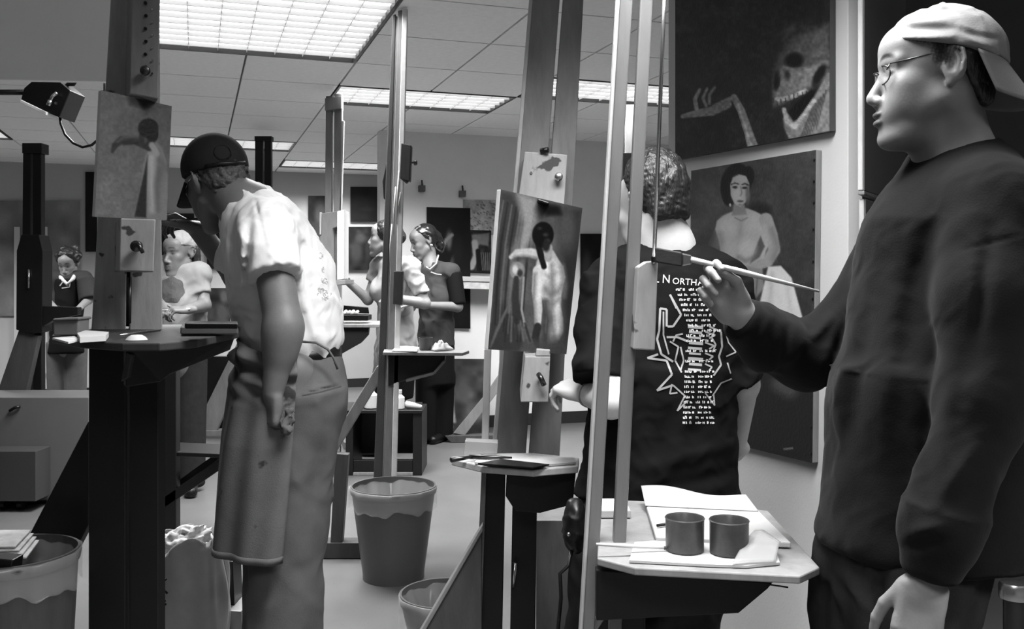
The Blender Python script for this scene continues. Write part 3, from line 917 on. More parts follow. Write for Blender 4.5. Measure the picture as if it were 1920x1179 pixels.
# ---------------------------------------------------------------- plastic bag and what stands by it
mat('bag_white', 150, rough=.35, var=.12, scale=9, spec=.5)
mat('bag_print', 16, rough=.5)
BG = thing('plastic_bag', P(350, fy(3.05), 3.05), 'grey-white plastic shopping bag stuffed with crumpled paper on the floor', 'bag')
bc0 = P(352, fy(3.05), 3.05); bc0.z = 0
def bagf(u, v):
    a = u * 2 * math.pi
    z = v * .40
    wv = math.sin(4 * a + 1) * .4 + math.sin(9 * a + 5 * v) * .25 + math.sin(6 * a - 9 * v) * .3
    rr = (.118 - .012 * v + .016 * math.sin(3.1 * v)) * (1 + .09 * wv * (0.3 + v))
    zz = z * (1 - .05 * math.sin(2 * a)) + (v > .95) * .02 * wv
    sq = 1 / max(abs(math.cos(a)), abs(math.sin(a)) * 1.1) ** .6
    return bc0 + Vector((rr * sq * math.cos(a), rr * .8 * sq * math.sin(a), zz + .001))
sheet('bag_wall', bagf, 64, 30, .0015, 'bag_white', BG)
BAG_TOP = bc0
for k, (x0, y0, x1, y1) in enumerate(((300, 1075, 306, 1100), (306, 1072, 303, 1096), (300, 1095, 312, 1085), (300, 1118, 310, 1128), (302, 1140, 311, 1132), (299, 1160, 306, 1174), (305, 1105, 314, 1112))):
    tube('bag_print', [P(x0, y0, 2.935), P(x1, y1, 2.93)], .0035, 'bag_print', BG, seg=6)
BX = thing('carton', P(424, fy(3.15), 3.15), 'low pale carton on the floor right of the plastic bag', 'box')
board('box_body', [(398, 1142), (452, 1146), (456, fy(3.15)), (396, fy(3.15))], 3.15, .18, 'bag_white', BX)
DB = thing('black_case', P(425, 1142, 3.2), 'black case standing on the low pale carton beside the plastic bag', 'case')
board('case_body', [(413, 1056), (436, 1052), (440, 1143), (413, 1142)], 3.2, .10, 'black_plastic', DB)
board('case_flap', [(396, 1078), (413, 1052), (413, 1080), (398, 1082)], 3.205, .09, 'easel_dark', DB)

# ---------------------------------------------------------------- easel in the centre with the figure study
E5 = thing('easel', P(955, fy(2.9), 2.9), 'leaning studio easel in the centre holding the nude study', 'easel')
board('upright', [(1004, -60), (1054, -60), (985, 860), (927, 860)], 3.04, .04, 'easel_grey', E5)
board('upright', [(1060, -60), (1097, -60), (1049, 860), (991, 860)], 3.04, .04, 'easel_grey', E5)
board('side_strip', [(997, -60), (1004, -60), (930, 860), (921, 860)], 3.04, .045, 'easel_light', E5)
tc_ = board('top_clamp', [(984, 284), (1064, 290), (1057, 398), (972, 371)], 2.90, .135, 'easel_grey_stained', E5)
knob(P(1047, 333, 2.90), .013, tc_, 'steel')
tube('clamp_bolt', [P(1014, 283, 2.9), P(1028, 281, 2.89)], .009, 'black_plastic', tc_)
lathe('screw', [(.0001, .0002), (.005, 0.0004), (.004, .004)], P(996, 324, 2.9), 'steel', tc_, seg=8, axis=(0, -1, 0))
board('clamp_lip', [(1008, 372), (1030, 379), (1030, 384), (1008, 377)], 2.80, .1, 'black_plastic', tc_)
lb = board('canvas_ledge', [(984, 668), (1032, 668), (1028, 754), (976, 754)], 2.72, .31, 'easel_grey_stained', E5)
board('ledge_tab', [(1006, 654), (1032, 656), (1032, 668), (1004, 668)], 2.72, .03, 'easel_grey_stained', lb)
tube('wing_bolt', [P(1010, 702, 2.71), P(1014, 708, 2.695), P(1020, 722, 2.70)], .008, 'steel_dark', lb)
board('slot_dark_strip', [(984, 760), (992, 760), (986, 852), (978, 852)], 3.09, .02, 'easel_black', E5)  # black strip set behind the gap of the two boards
board('side_rail', [(908, 655), (921, 655), (915, 860), (902, 860)], 2.98, .04, 'easel_light', E5)
slab('shelf', [(846, 860), (905, 874), (1000, 881), (1084, 874), (1086, 858), (1000, 849), (880, 850)], .70, .02, 'easel_light', E5)
board('base_post', [(905, 884), (948, 884), (940, fy(2.92)), (890, fy(2.92))], 2.92, .05, 'easel_black', E5)
board('base_post', [(962, 884), (1008, 884), (1002, fy(2.92)), (955, fy(2.92))], 2.92, .05, 'easel_black', E5)
board('post_edge', [(903, 876), (912, 884), (899, fy(2.9)), (886, fy(2.9))], 2.90, .05, 'easel_grey', E5)
board('apron', [(950, 884), (1080, 886), (1074, 946), (1012, 962), (966, 958), (948, 930)], 2.78, .03, 'easel_black', E5)
board('brace', [(903, 992), (903, 1180), (842, fy(2.86)), (738, fy(2.86))], 2.86, .04, 'easel_dark', E5)
board('brace_edge', [(905, 984), (905, 996), (736, fy(2.85)), (726, fy(2.85))], 2.85, .055, 'easel_grey', E5)
tube('threaded_rod', [P(966, 1055, 2.9), P(962, 1100, 2.9)], .006, 'steel', E5)
beam('foot', P(720, fy(2.9) - 26, 2.9), P(1040, fy(2.9) - 26, 2.9), .08, .09, 'easel_black', E5, side=(0, 0, 1))

def paint5(p):
    p.noise(.08, 24, 21)
    # drapery on the left
    p.poly([(938, 356), (962, 362), (978, 400), (974, 440), (950, 470), (940, 560), (960, 600), (985, 640), (975, 662), (912, 658)], 72, 10)
    for i in range(9):
        x = 922 + i * 8
        p.stroke([(x + 14, 372 + i * 4), (x + 2, 440 + i * 6), (x - 6, 520 + i * 8), (x - 10, 600 + i * 5)], [1.2, 2.2, 2.2, 1], 112 if i % 2 else 52, 4, .65)
    for i in range(6):
        p.stroke([(960 - i * 4, 560 + i * 8), (930 - i * 2, 620 + i * 6)], 2, 100, 4, .6)
    p.poly([(972, 364), (1010, 374), (1000, 440), (985, 470), (968, 480), (980, 420)], 136, 12)
    p.poly([(1040, 385), (1092, 394), (1090, 470), (1078, 560), (1066, 630), (1058, 640), (1056, 520), (1050, 440)], 64, 14)
    p.ell(1062, 430, 18, 40, 88, .8)
    p.poly([(1010, 376), (1048, 388), (1052, 402), (1026, 404)], 34, 8)
    # cast on the stand
    p.ell(970, 507, 14, 17, 130, .35); p.ell(966, 505, 5, 8, 175, .6); p.ell(975, 512, 5, 7, 70, .6); p.ell(968, 520, 4, 3, 70, .5)
    p.stroke([(968, 524), (966, 560), (970, 600)], [5, 7, 8], 70, 6); p.stroke([(982, 520), (978, 580), (984, 610)], 2, 140, 3)
    for i in range(5): p.stroke([(952 + i * 8, 590 + i * 4), (946 + i * 12, 640)], 2, 110 if i % 2 else 60, 4, .7)
    # figure from behind: arm, torso, hanging arm
    p.stroke([(1022, 484), (996, 474), (970, 474), (958, 482)], [11, 9, 7, 4], 168, 5)
    p.stroke([(1012, 489), (985, 484), (966, 484)], [4, 4, 3], 84, 8, .9)
    p.poly([(1028, 462), (1016, 474), (1006, 490), (1003, 510), (1008, 540), (1018, 562), (1024, 590), (1022, 620), (1026, 645), (1046, 642), (1056, 622), (1056, 596), (1051, 572), (1054, 545), (1060, 520), (1056, 500), (1046, 484), (1038, 470)], 160, 5)
    p.ell(1024, 505, 13, 20, 200, 1.0, 15, .9); p.ell(1044, 520, 9, 22, 190, 1.0, -10, .8); p.ell(1043, 575, 8, 18, 196, 1.0, 0, .9); p.ell(1042, 615, 11, 16, 190, 1.0, 0, .9)
    p.stroke([(1034, 496), (1036, 540), (1034, 590), (1038, 630)], [2, 2, 3, 3], 104, 10, .8)
    p.stroke([(1022, 540), (1032, 552), (1046, 546), (1054, 534)], [2, 3, 2, 2], 110, 9, .8)
    p.stroke([(1026, 564), (1036, 572), (1048, 562)], [2, 2, 2], 120, 8, .8)
    p.stroke([(1020, 512), (1030, 518), (1042, 512)], [2, 2, 2], 124, 8, .7)
    p.stroke([(1022, 566), (1027, 600), (1024, 636)], [4, 5, 5], 70, 9, .9)
    p.stroke([(1055, 570), (1059, 600), (1054, 630)], [2, 3, 3], 90, 9, .7)
    p.stroke([(1010, 508), (1006, 545), (1009, 580), (1008, 612)], [11, 9, 8, 6], 176, 4)
    p.stroke([(1003, 515), (1000, 560), (1003, 605)], [2, 2, 2], 96, 8, .8)
    p.stroke([(1012, 520), (1011, 560)], [3, 3], 206, 9, .7)
    p.stroke([(1008, 612), (1004, 632), (1008, 650)], [7, 7, 4], 66, 5)
    p.stroke([(1054, 500), (1060, 536), (1058, 556)], [4, 4, 3], 120, 8, .8)
    p.stroke([(1020, 500), (1013, 474), (1006, 450)], [5, 6, 4], 40, 4)
    p.stroke([(1028, 484), (1029, 464)], [7, 7], 146, 6)
    p.ell(1018, 440, 20, 24, 22, .2); p.ell(1012, 428, 5, 3, 60, .9); p.ell(1023, 440, 6, 4, 66, .9); p.ell(1027, 452, 5, 5, 74, .9)
    p.ell(1024, 460, 7, 12, 54, .5)
    p.poly([(985, 640), (1060, 630), (1062, 668), (976, 662)], 84, 12, .8)
    p.g = np.clip(92 + (p.g - 92) * 1.3, 4, 250)
    p.noise(.04, 3, 22)
cs, st = canvas('figure_study', [P(939, 355, 2.75), P(1092, 390, 2.94), P(1062, 664, 2.94), P(915, 655, 2.75)], paint5, 96, .02, res=(120, 170))
tag(st, 'painted nude study with a cast and drapery on the central easel', 'painting')
jr = thing('clear_container', PZ(902, 856, .702), 'grey translucent container on the shelf of the central easel', 'container')
board('container_body', [(872, 826, 2.86), (934, 829, 2.86), (932, 852, 2.86), (868, 853, 2.86)], 2.86, .05, film('clear_plastic', 150, .7), jr)
for i, (x0, y0, x1, y1, lab) in enumerate(((846, 862, 905, 853, 'paint brush sticking out over the left end of the central shelf'), (880, 856, 960, 858, 'paint brush lying flat along the central shelf'))):
    o = tube('paint_brush', [PZ(x0, y0, .715), PZ((x0 + x1) / 2, (y0 + y1) / 2, .715), PZ(x1, y1, .715)], [.008, .006, .003], 'steel_dark', None)
    tag(o, lab, 'brush')
flat_paper('palette_paper', [(890, 866), (930, 870), (1005, 872), (1080, 866), (1078, 858), (985, 853), (900, 854)], .702, 'paper', 'pad of white palette paper on the shelf of the central easel', t=.006)
flat_paper('dark_pad', [(896, 868), (1000, 876), (1030, 870), (940, 860)], .7085, 'black_plastic', 'thin black board lying on the white pad of the central shelf', t=.004)
o = box('fallen_board', (P(1005, 0, 3.2).x, 3.2, 0), (P(1075, 0, 3.2).x, 3.5, .42), 'easel_grey', None)
tag(o, 'grey box standing on the floor right of the central easel posts', 'box')

# ---------------------------------------------------------------- far easel between the right rails
E8 = thing('easel', P(1170, fy(6.0), 6.0), 'far grey easel seen between the right-hand rails', 'easel')
board('upright', rect(1173, 196, 1196, fy(6.0)), 6.0, .05, 'easel_grey', E8)
board('slider', rect(1168, 286, 1200, 360), 5.95, .12, 'easel_black', E8)
board('upright', rect(1143, 236, 1157, fy(6.05)), 6.05, .05, 'easel_dark', E8)
board('crossbar', rect(1140, 600, 1200, 625), 5.98, .05, 'easel_dark', E8)

# ---------------------------------------------------------------- paintings on the white panel
PX = PWX - 0.022
def skull_fn(p):
    p.noise(.35, 26, 31)
    p.ell(1480, 60, 90, 90, 62, 1.0, 0, .6)
    p.noise(.2, 8, 33)
    # hand
    B = 150
    p.stroke([(1280, 218), (1300, 214), (1335, 208), (1365, 196)], [4, 6, 9, 7], B, 3)
    p.stroke([(1306, 204), (1303, 186), (1312, 168)], [4, 4, 3], B + 10, 3)
    p.stroke([(1324, 198), (1318, 184), (1326, 166)], [3, 3, 2.5], B, 3)
    p.stroke([(1330, 194), (1330, 178), (1340, 164)], [3, 3, 2.5], B, 3)
    p.stroke([(1340, 200), (1360, 190), (1375, 184)], 5, B - 10, 3)
    p.stroke([(1376, 182), (1390, 208), (1404, 250), (1412, 276)], [6, 7, 8, 10], B + 4, 3)
    p.stroke([(1384, 196), (1398, 240), (1408, 272)], 2, B + 40, 3, .8)
    # skull
    p.poly([(1458, 112), (1474, 84), (1510, 58), (1556, 44), (1556, 150), (1530, 160), (1512, 172), (1490, 180), (1472, 192), (1452, 200), (1450, 170)], 104, 12)
    for i in range(14):
        a = i * .55
        p.stroke([(1500 + 34 * math.cos(a), 84 + 26 * math.sin(a * 1.3)), (1520 + 34 * math.cos(a + .5), 74 + 30 * math.sin(a * 1.3 + .4))], 2.5, 76 + (i * 37) % 64, 8, .6)
    p.poly([(1452, 148), (1470, 128), (1500, 132), (1530, 124), (1530, 154), (1500, 172), (1470, 190), (1452, 198)], 140, 9)
    p.stroke([(1500, 136), (1526, 128), (1550, 118)], [6, 5, 4], 150, 7)
    p.ell(1489, 113, 17, 14, 16, .5, -10); p.ell(1457, 152, 6, 17, 20, .5, 8); p.ell(1476, 140, 5, 8, 60, .8)
    p.stroke([(1464, 142), (1474, 162), (1500, 152)], 4, 146, 7, .7); p.stroke([(1470, 126), (1488, 130), (1508, 128)], 2.5, 138, 5, .8)
    p.stroke([(1456, 186), (1480, 184), (1510, 170)], 4, 185, 3)
    for i in range(8): p.stroke([(1456 + i * 8, 188 - i * 2.6), (1457 + i * 8, 196 - i * 2.4)], .8, 44, 1.5)
    p.poly([(1474, 214), (1488, 196), (1522, 168), (1530, 180), (1500, 228), (1488, 234)], 14, 4)
    p.poly([(1528, 178), (1556, 130), (1556, 246), (1480, 262), (1470, 240), (1468, 222), (1476, 210), (1488, 228), (1506, 218)], 142, 6)
    p.stroke([(1470, 205), (1476, 228), (1490, 238), (1508, 214), (1526, 188)], 4, 182, 4)
    for i in range(6): p.stroke([(1500 + i * 6, 262 - i * 4), (1524 + i * 5, 200 - i * 6)], 1.5, 74, 3, .7)
    p.ell(1536, 140, 8, 22, 26, .5, 30)
    p.noise(.15, 5, 35)
TLs, BLs = PWx(1266, -40, PX), PWx(1266, 300, PX)
cs, st = canvas('skull_painting', [Vector((TLs.x, TLs.y, 2.36)), Vector((PWx(1556, 0, PX).x, PWx(1556, 0, PX).y, 2.36)), PWx(1556, 246, PX), BLs], skull_fn, 44, .02, res=(150, 160), edge='easel_dark')
tag(st, 'dark painting of a skull and skeleton hand at the top of the white panel', 'painting')
def nude_fn(p):
    p.grad(1300, 400, 1540, 600, 1.25, .9)
    p.noise(.14, 30, 41); p.noise(.08, 6, 42)
    p.ell(1425, 400, 22, 20, 42, .6)
    # hair, face, neck
    S = 168
    p.stroke([(1352, 428), (1340, 455), (1332, 485), (1345, 505)], [11, 10, 9, 8], 104, 4)
    p.stroke([(1337, 440), (1328, 470), (1334, 500)], [3, 3, 3], 70, 8, .8)
    p.poly([(1374, 396), (1356, 404), (1344, 414), (1341, 430), (1348, 452), (1352, 480), (1353, 520), (1370, 535), (1400, 538), (1424, 528), (1430, 500), (1436, 470), (1446, 452), (1444, 425), (1434, 406), (1416, 396), (1400, 390)], S, 4)
    p.ell(1364, 425, 15, 18, 186, .9, 0, .8); p.ell(1412, 418, 20, 16, 180, .9, 0, .7)
    p.stroke([(1350, 440), (1356, 480), (1358, 520)], [5, 5, 5], 132, 10, .7)
    p.stroke([(1392, 410), (1386, 450), (1382, 490), (1384, 525)], [2, 2, 3, 3], 140, 9, .6)
    p.stroke([(1436, 412), (1446, 440), (1452, 468), (1440, 490), (1416, 500), (1398, 504)], [13, 12, 11, 10, 8, 6], 158, 4)
    p.stroke([(1448, 430), (1458, 462), (1450, 486)], [4, 4, 4], 120, 9, .7)
    p.stroke([(1432, 425), (1438, 455), (1430, 480)], [3, 4, 3], 184, 9, .6)
    p.poly([(1426, 442), (1434, 462), (1424, 482), (1406, 494), (1414, 472)], 84, 5, .85)
    p.ell(1399, 466, 17, 18, 182, .8); p.stroke([(1385, 482), (1398, 489), (1414, 482)], 2.2, 112, 8, .8)
    p.ell(1366, 468, 12, 16, 176, .9, 0, .6)
    p.poly([(1376, 382), (1396, 384), (1400, 402), (1372, 404)], 138, 6)
    p.stroke([(1378, 408), (1390, 414), (1402, 408)], 1, 100, 3, .6)
    p.ell(1381, 344, 28, 38, 28, .15, 8); p.ell(1367, 352, 16, 34, 24, .2); p.ell(1404, 330, 10, 18, 30, .3)
    p.poly([(1369, 346), (1374, 333), (1386, 327), (1399, 330), (1405, 344), (1404, 362), (1398, 379), (1388, 388), (1377, 382), (1370, 366)], 172, 3)
    p.ell(1382, 366, 9, 14, 190, .9, 0, .7); p.ell(1402, 362, 4, 18, 118, .9); p.ell(1384, 334, 10, 6, 184, .9, 0, .6)
    p.ell(1378, 351, 4.6, 2.4, 46, .5); p.ell(1396, 352, 4.6, 2.4, 46, .5)
    p.stroke([(1371, 346), (1378, 343), (1385, 345)], 1.1, 52, 2); p.stroke([(1391, 346), (1397, 344), (1403, 347)], 1.1, 52, 2)
    p.stroke([(1389, 350), (1391, 362), (1388, 367)], 1.1, 128, 3, .8); p.ell(1388, 377, 6, 2, 88, .5); p.ell(1388, 384, 4, 2, 140, .6)
    p.ell(1369, 384, 2, 3, 200, .5)
    # drape and dark ground below
    p.poly([(1378, 520), (1402, 500), (1430, 505), (1432, 540), (1400, 580), (1384, 565)], 140, 6)
    for i in range(4): p.stroke([(1388 + i * 11, 512), (1386 + i * 10, 566)], 1.4, 90, 3, .7)
    p.poly([(1440, 500), (1464, 498), (1484, 520), (1506, 600), (1512, 640), (1430, 640), (1424, 570)], 206, 5)
    p.stroke([(1448, 515), (1440, 600)], 4, 170, 8, .6); p.stroke([(1476, 530), (1486, 610)], 3, 178, 8, .6)
    p.poly([(1400, 690), (1535, 690), (1535, 870), (1380, 870)], 40, 20)
    p.stroke([(1462, 720), (1480, 730)], 16, 84, 14)
    p.stroke([(1470, 842), (1486, 840)], 1.5, 130, 2)
cs, st = canvas('seated_figure_painting', [PWx(1296, 320, PX), PWx(1530, 281, PX), PWx(1523, 868, PX), PWx(1290, 812, PX)], nude_fn, 66, .02, res=(160, 280), edge='easel_grey')
tag(st, 'large painting of a seated dark-haired figure on the white panel', 'painting')
for y in (300, 340, 380, 430, 490, 560, 640, 720, 800, 850):
    t_ = (y - 281) / (868 - 281)
    q = PWx(1527 - 7 * t_, y, PX - .001)
    lathe('tack', [(.0001, .003), (.004, .002), (.004, 0)], q, 'black_plastic', st, seg=8, axis=(-math.cos(ROOM_YAW), -math.sin(ROOM_YAW), 0)).matrix_parent_inverse = Matrix.Identity(4)

# dark canvases stacked behind the man on the right
s0 = P(1621, 0, 2.55)
dv = Vector((.64, 1, 0)).normalized()
pv = Vector((-dv.y, dv.x, 0))
def leaning(name, z0, z1, L, label, off=0.0):
    a = Vector((s0.x, s0.y, 0)) + dv * off
    e = thing(name, a + Vector((0, 0, z0)), label, 'canvas')
    prism('canvas_face', [a + Vector((0, 0, z0)), a + dv * L + Vector((0, 0, z0)), a + dv * L + Vector((0, 0, z1)), a + Vector((0, 0, z1))], pv * .004, 'wall_dark', e)
    prism('stretcher_edge', [a + Vector((0, 0, z0)) + pv * .004 - dv * .002, a + dv * .03 + Vector((0, 0, z0)) + pv * .004, a + dv * .03 + Vector((0, 0, z1)) + pv * .004, a - dv * .002 + Vector((0, 0, z1)) + pv * .004], pv * .014, 'easel_light', e)
    prism('stretcher_bar', [a + Vector((0, 0, z0)), a + dv * L + Vector((0, 0, z0)), a + dv * L + Vector((0, 0, z0 - .012)), a + Vector((0, 0, z0 - .012))], pv * .018, 'easel_grey', e)
    return e
leaning('dark_canvas', P(0, 357, 2.55).z, 2.38, .62, 'tall dark canvas with a pale edge hung behind the person in the dark sweatshirt')
leaning('dark_canvas', .95, P(0, 372, 2.55).z, .60, 'shorter dark canvas hung below the tall one behind the dark sweatshirt', .015)

# ---------------------------------------------------------------- easel on the right with the paint table
mat('table_grey', 126, **WOOD)
E6 = thing('easel', P(1120, fy(2.05), 2.05), 'slender easel with two pale rails and a paint table in the right foreground', 'easel')
board('rail', [(1165, -60), (1190, -60), (1090, fy(2.05)), (1068, fy(2.05))], 2.05, .03, 'rail_grey', E6)
board('rail_edge', [(1160, -60), (1166, -60), (1069, fy(2.045)), (1063, fy(2.045))], 2.045, .035, 'easel_light', E6)
board('rail', [(1204, -60), (1227, -60), (1146, fy(2.05)), (1122, fy(2.05))], 2.05, .03, 'rail_grey', E6)
tube('steel_rod', [P(1248, -60, 2.0), P(1243, 60, 2.0), P(1226, 494, 2.0)], .0045, 'steel', E6, seg=10)
bk = board('slider', [(1196, 500), (1212, 490), (1234, 488), (1228, 657), (1187, 655)], 2.0, .05, 'easel_grey_stained', E6)
lathe('rod_socket', [(.006, 0), (.008, .004), (.008, .012)], P(1227, 492, 1.995), 'steel_dark', bk, seg=12)
slab('tabletop', [(1120, 1046), (1190, 1064), (1500, 1080), (1537, 1063), (1440, 957), (1300, 942), (1124, 936)], .67, .016, 'table_grey', E6)
board('apron', [(1118, 1068), (1450, 1092), (1440, 1104), (1385, 1150), (1118, 1164)], 2.0, .03, 'easel_black', E6)
board('base_post', [(1160, 1080), (1212, 1084), (1200, fy(2.08)), (1150, fy(2.08))], 2.08, .05, 'easel_black', E6)
beam('strut', P(1135, 1140, 2.1), P(1085, 1215, 2.1), .02, .02, 'easel_light', E6)
tube('table_hook', [P(1444, 1096, 2.0), P(1478, 1101, 1.99)], .002, 'steel_dark', E6, seg=6)
beam('foot', P(1030, fy(2.06) - 40, 2.06), P(1260, fy(2.06) - 40, 2.06), .08, .09, 'easel_black', E6, side=(0, 0, 1))
ZT = .672
mat('cup_metal', 72, rough=.35, var=.3, scale=25, metal=.3)
def metal_cup(x, y, lab):
    c = PZ(x, y, ZT + .006)
    b = thing('metal_cup', c, lab, 'cup')
    lathe('cup_body', [(.038, 0), (.040, .002), (.0405, .066), (.042, .068), (.0405, .070), (.038, .067), (.0375, .006), (.001, .005)], c, 'cup_metal', b, seg=40)
    lathe('liquid', [(.0001, .05), (.0372, .05), (.0372, .049)], c, 'black_plastic', b, seg=30)
metal_cup(1284, 1031, 'dark metal cup on the paint table, left of the pair')
metal_cup(1367, 1036, 'dark metal cup on the paint table, right of the pair')
flat_paper('palette_sheet', [(1180, 1050), (1330, 1058), (1400, 1060), (1462, 1054), (1450, 1012), (1300, 1008), (1190, 1016)], ZT, 'paper', 'white palette sheet under the two metal cups', t=.005)
film('wax_paper', 170, .55)
def curl(u, v):
    a = PZ(1372 + 82 * u, 1058 - 5 * u, ZT + .008); b = PZ(1416 + 48 * u, 1018 + 16 * u, ZT + .008)
    return a * (1 - v) + b * v + Vector((0, 0, .035 * math.sin(math.pi * v * .55) * (1 - .6 * abs(u - .3))))
o = sheet('wax_paper', curl, 12, 10, .0008, 'wax_paper'); tag(o, 'curled waxed paper at the front right of the paint table', 'paper')
pd = thing('drawing_pad', PZ(1340, 980, ZT), 'open white drawing pad lying behind the metal cups', 'pad')
slab('pad_block', [(1230, 1006), (1483, 1016), (1424, 958), (1212, 948)], ZT + .014, .013, 'paper', pd)
def page(u, v):
    a = PZ(1210 + 212 * u, 948 + 10 * u, ZT + .016); b = PZ(1204 + 198 * u, 936 + 11 * u, ZT + .016) + Vector((0, .02, .030 - .012 * u))
    return a * (1 - v) + b * v + Vector((0, 0, .006 * math.sin(u * 7) * v))
sheet('lifted_page', page, 20, 6, .001, 'paper', pd)
tube('pencil', [PZ(1232, 985, ZT + .02), PZ(1300, 975, ZT + .02)], .0035, 'black_plastic', None, seg=8)['category'] = 'pencil'
bpy.data.objects['pencil']['label'] = 'dark pencil lying on the open drawing pad'
pbz = thing('paint_brush', P(1120, 1012, 1.98), 'white-handled brush lying across the left edge of the paint table', 'brush')
tube('handle', [PZ(1118, 1020, ZT + .025), PZ(1170, 1023, ZT + .02), PZ(1245, 1027, ZT + .012)], [.003, .0045, .003], 'paper', pbz)
tube('bristles', [PZ(1245, 1027, ZT + .012), PZ(1262, 1028, ZT + .011)], [.004, .002], 'easel_dark', pbz)
o = box('paint_carton', (P(1122, 0, 2.3).x, 2.25, ZT), (P(1178, 0, 2.3).x, 2.37, ZT + .02), 'paper', None); tag(o, 'flat white carton at the back left of the paint table', 'box')
# chromed post at the lower right
MP = thing('metal_post', P(1902, fy(1.5), 1.5), 'chrome-capped metal post at the bottom right corner', 'post')
lathe('post_tube', [(.03, 0), (.024, .01), (.0165, .02), (.0165, .735)], (P(1902, 0, 1.5).x, 1.5, 0), 'steel_dark', MP, seg=28)
lathe('post_cap', [(.0165, .735), (.023, .737), (.0235, .742), (.0235, .757), (.021, .762), (.0001, .764)], (P(1902, 0, 1.5).x, 1.5, 0), 'steel', MP, seg=28)

# ================================================================== implicit modelling (bodies, cloth)
def smin(a, b, k):
    if k <= 0:
        return np.minimum(a, b)
    h = np.clip(0.5 + 0.5 * (b - a) / k, 0, 1)
    return b + (a - b) * h - k * h * (1 - h)

def smax(a, b, k):
    return -smin(-a, -b, k)

def V3(v):
    return np.array([v[0], v[1], v[2]], dtype=np.float32)

class Sdf:
    """ordered list of smooth unions and cuts; evaluated block by block"""
    def __init__(s):
        s.ops = []          # (mode, fn, centre, radius, k)
        s.disp = []
    # -- primitives
    def cap(s, a, b, ra, rb=None, k=0.02, mode='u', flat=None):
        a, b = V3(a), V3(b)
        rb = ra if rb is None else rb
        if flat is not None:
            fd, fs = V3(Vector(flat[0]).normalized()), flat[1]
        def fn(p, a=a, b=b):
            if flat is not None:
                q = (p - a) @ fd
                p = p + np.outer(q * (1 / fs - 1), fd).astype(np.float32)
                b2 = b + fd * (((b - a) @ fd) * (1 / fs - 1))
            else:
                b2 = b
            e = b2 - a
            t = np.clip(((p - a) @ e) / (e @ e + 1e-9), 0, 1)
            r = ra + (rb - ra) * t
            return np.linalg.norm(p - a - t[:, None] * e, axis=1) - r
        m = max(1.0, flat[1]) if flat is not None else 1.0
        s.ops.append((mode, fn, (a + b) / 2, np.linalg.norm(b - a) / 2 + max(ra, rb) * m, k))
        return s
    def chain(s, pts, rads, k=0.02, mode='u', flat=None):
        for i in range(len(pts) - 1):
            s.cap(pts[i], pts[i + 1], rads[i], rads[i + 1], k, mode, flat)
        return s
    def ell(s, c, r, R=None, k=0.02, mode='u'):
        c = V3(c); r = V3(r)
        M = np.eye(3, dtype=np.float32) if R is None else np.array(R, dtype=np.float32)
        def fn(p):
            q = (p - c) @ M            # columns of M are the axes
            k0 = np.linalg.norm(q / r, axis=1)
            k1 = np.linalg.norm(q / (r * r), axis=1)
            return np.where(k0 < 1e-4, -r.min(), k0 * (k0 - 1) / np.maximum(k1, 1e-6))
        s.ops.append((mode, fn, c, float(r.max()), k))
        return s
    def box(s, c, h, R=None, rnd=0.005, k=0.01, mode='u'):
        c = V3(c); h = V3(h) - rnd
        M = np.eye(3, dtype=np.float32) if R is None else np.array(R, dtype=np.float32)
        def fn(p):
            q = np.abs((p - c) @ M) - h
            return np.linalg.norm(np.maximum(q, 0), axis=1) + np.minimum(q.max(axis=1), 0) - rnd
        s.ops.append((mode, fn, c, float(np.linalg.norm(h)) + rnd, k))
        return s
    def frus(s, a, b, ra, rb=None, rnd=0.01, k=0.02, mode='u', flat=None):
        """cone with flat ends"""
        a, b = V3(a), V3(b)
        rb = ra if rb is None else rb
        if flat is not None:
            fd, fs = V3(Vector(flat[0]).normalized()), flat[1]
        L = float(np.linalg.norm(b - a)); e = (b - a) / L
        def fn(p):
            q = p - a
            t = q @ e
            r = q - t[:, None] * e
            if flat is not None:
                r = r + np.outer((r @ fd) * (1 / fs - 1), fd).astype(np.float32)
            rr = np.linalg.norm(r, axis=1) - (ra + (rb - ra) * np.clip(t / L, 0, 1))
            ax = np.maximum(-t, t - L)
            return np.where((rr > 0) & (ax > 0), np.hypot(np.maximum(rr, 0), np.maximum(ax, 0)), smax(rr, ax, rnd))
        m = max(1.0, flat[1]) if flat is not None else 1.0
        s.ops.append((mode, fn, (a + b) / 2, L / 2 + max(ra, rb) * m, k))
        return s
    def plane(s, o, n, k=0.004):
        """cut away everything on the side n points to"""
        o = V3(o); n = V3(Vector(n).normalized())
        s.ops.append(('i', lambda p: (p - o) @ n, o, 1e3, k))
        return s
    def __call__(s, P_):
        """P_: (nb, m, 3) blocks"""
        nb, m, _ = P_.shape
        acc = np.full((nb, m), 1.0, dtype=np.float32)
        bc = P_.mean(axis=1)
        br = np.linalg.norm(P_[:, 0] - bc, axis=1).max() if m > 1 else 0.0
        for mode, fn, c, r, k in s.ops:
            if mode in ('u', 's'):
                sel = np.nonzero(np.linalg.norm(bc - c, axis=1) < r + br + k + 0.05)[0]
            else:
                sel = np.arange(nb)
            if len(sel) == 0:
                continue
            d = fn(P_[sel].reshape(-1, 3)).reshape(len(sel), m)
            if mode == 'u':
                acc[sel] = smin(acc[sel], d, k)
            elif mode == 's':
                acc[sel] = smax(acc[sel], -d, k)
            else:
                acc[sel] = smax(acc[sel], d, k)
        if s.disp and m > 1:
            q = P_.reshape(-1, 3)
            for f in s.disp:
                acc += f(q).reshape(nb, m)
        return acc
    def bounds(s, pad=0.03):
        lo = np.full(3, 1e9); hi = -lo
        for mode, fn, c, r, k in s.ops:
            if mode == 'u':
                lo = np.minimum(lo, c - r - k); hi = np.maximum(hi, c + r + k)
        return lo - pad, hi + pad

